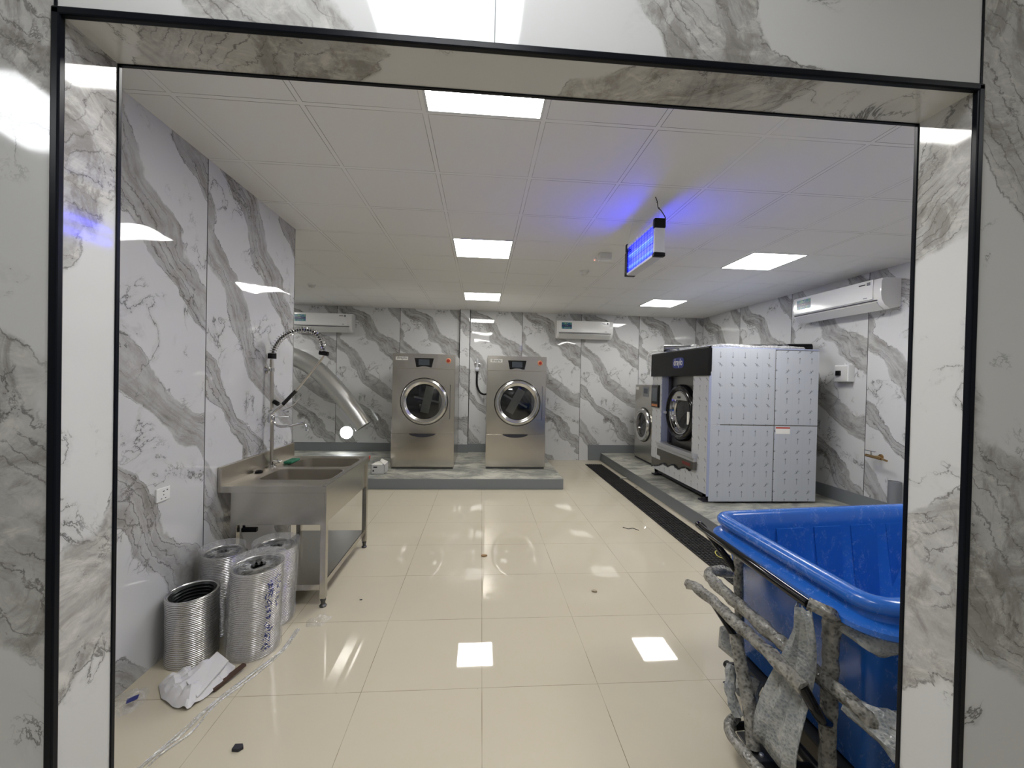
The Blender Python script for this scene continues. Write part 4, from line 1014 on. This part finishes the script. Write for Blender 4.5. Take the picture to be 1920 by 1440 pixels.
# uprights
def wtube(name, pts, r, wob=.35, n=8): return MB().tube(smooth_path(pts, n), r, 14, wob=wob).build(name, M['bubble'], cart, smooth=True)
wtube('upright', [(1.275, 1.89, .76), (1.28, 1.885, .5), (1.285, 1.88, .2)], .021)
wtube('upright', [(1.262, 1.345, .76), (1.268, 1.355, .5), (1.275, 1.36, .14)], .026)
# bumper rail hugging the tub
wtube('bumper_rail', [(1.42, 2.12, .535), (1.30, 2.13, .545), (1.235, 2.07, .55), (1.222, 1.98, .545), (1.225, 1.7, .54), (1.235, 1.45, .53), (1.25, 1.25, .52), (1.30, 1.165, .51), (1.42, 1.15, .505), (1.7, 1.15, .50)], .028, .5)
MB().tube(smooth_path([(1.215, 1.68, .50), (1.222, 1.45, .49), (1.24, 1.22, .47)], 5), [.05, .052, .055, .058, .06, .062, .064, .066, .066, .06, .03], 14, wob=.6) if False else None
f = MB(); f.tube(smooth_path([(1.25, 1.27, .505), (1.30, 1.175, .485), (1.38, 1.14, .47), (1.6, 1.13, .46)], 6), [.03+.035*min(1, q/7) for q in range(19)], 14, wob=.5); f.build('bunched_wrap', M['bubble_sheet'], cart, smooth=True)
f = MB(); f.tube(smooth_path([(1.272, 1.36, .735), (1.31, 1.27, .722), (1.38, 1.235, .715), (1.52, 1.225, .72)], 6), [.012+.022*math.sin(PI*q/18) for q in range(19)], 12, wob=.6); f.build('wrap_under_rim', M['bubble_sheet'], cart, smooth=True)
# outer drop rail and its posts
wtube('outer_rail', [(1.08, 1.99, .545), (1.085, 1.90, .565), (1.105, 1.6, .555), (1.115, 1.42, .55), (1.125, 1.30, .535)], .024, .45)
f = MB(); f.tube(smooth_path([(1.125, 1.31, .535), (1.16, 1.295, .47), (1.20, 1.31, .42), (1.25, 1.34, .38)], 5), .019, 12); f.build('rail_bracket', M['handle'], cart, smooth=True)
f = MB(); f.tube(smooth_path([(1.10, 1.80, .55), (1.11, 1.72, .51), (1.12, 1.665, .47)], 4), .016, 12); f.build('rail_bracket', M['handle'], cart, smooth=True)
wtube('outer_post', [(1.12, 1.668, .49), (1.12, 1.62, .38), (1.115, 1.56, .25), (1.105, 1.515, .13)], .026, .2)
# hanging strip of bubble wrap
f = MB(); rows = []
for q in range(13):
    t = q/12; z = .775-.58*t; w0 = .035+.085*t; yc = 1.36+.05*t; xx = 1.165-.004*q+.02*math.sin(t*5)
    rows.append([Vector((xx+.012*math.sin(u*2.5+q*.5), yc-w0+2*w0*u/8, z+.012*math.sin(u*1.7))) for u in range(9)])
for a, b in zip(rows, rows[1:]):
    pass
vr = [f.ring(r_) for r_ in rows]
for a, b in zip(vr, vr[1:]): f.bridge(a, b, closed=False)
o = f.build('hanging_wrap', M['bubble_sheet'], cart, smooth=True)
sol = o.modifiers.new('s', 'SOLIDIFY'); sol.thickness = .004
# chassis
f = MB(); f.box(1.09, 1.25, 1.46, 1.60, .118, .126, .002); f.build('base_plate', M['dark_steel'], cart)
f = MB()
for a, b in ((1.12, 1.49), (1.19, 1.49), (1.20, 1.57)): f.lathe((a, b, .126), (0, 0, 1), [(.009, 0), (.009, .006), (.005, .008)], 10, True, True)
f.build('bolt', M['alu'], cart)
f = MB(); f.tube([(1.09, 1.455, .115), (1.5, 1.43, .115), (2.6, 1.4, .115)], .017, 12); f.tube([(1.10, 1.63, .12), (1.28, 1.64, .12)], .016, 12); f.tube([(1.30, 1.35, .12), (1.30, 2.0, .12)], .02, 12); f.tube([(2.5, 1.35, .12), (2.5, 2.0, .12)], .02, 12); f.tube([(1.30, 1.98, .12), (2.5, 1.98, .12)], .02, 12); f.build('chassis_tube', M['black'], cart, smooth=True)
wtube('floor_bumper', [(1.13, 1.66, .135), (1.075, 1.625, .135), (1.055, 1.57, .13), (1.07, 1.45, .125), (1.10, 1.30, .12)], .021, .4)
f = MB(); f.prism([(1.35, 1.33, .15), (2.6, 1.33, .15), (2.6, 2.0, .15), (1.35, 2.0, .15)], (0, 0, .014)); f.build('base_board', M['dark_steel'], cart)
for (cx, cy) in ((1.17, 1.53), (1.36, 1.93), (2.5, 1.93), (2.5, 1.36)):
    f = MB(); f.lathe((cx-.012, cy, .05), (1, 0, 0), [(.001, 0), (.04, 0), (.05, .006), (.05, .018), (.04, .024), (.001, .024)], 28); cw = f.build('caster_wheel', M['black'], cart, smooth=True)
    f = MB(); f.box(cx-.02, cx-.015, cy-.02, cy+.02, .045, .118); f.box(cx+.015, cx+.02, cy-.02, cy+.02, .045, .118); f.box(cx-.02, cx+.02, cy-.02, cy+.02, .112, .118); f.build('caster_fork', M['alu'], cw)
# bubble wrap bunched low on the frame
f = MB(); f.tube(smooth_path([(1.20, 1.86, .40), (1.19, 1.75, .30), (1.20, 1.66, .22), (1.24, 1.60, .17)], 6), [.03+.02*math.sin(q*.8) for q in range(19)], 12, wob=.8); f.build('bunched_wrap', M['bubble_sheet'], cart, smooth=True)
f = MB(); f.tube(smooth_path([(1.105, 1.66, .36), (1.075, 1.63, .28), (1.09, 1.59, .20)], 6), [.02]*13, 12, wob=.8); f.build('bunched_wrap', M['bubble_sheet'], cart, smooth=True)
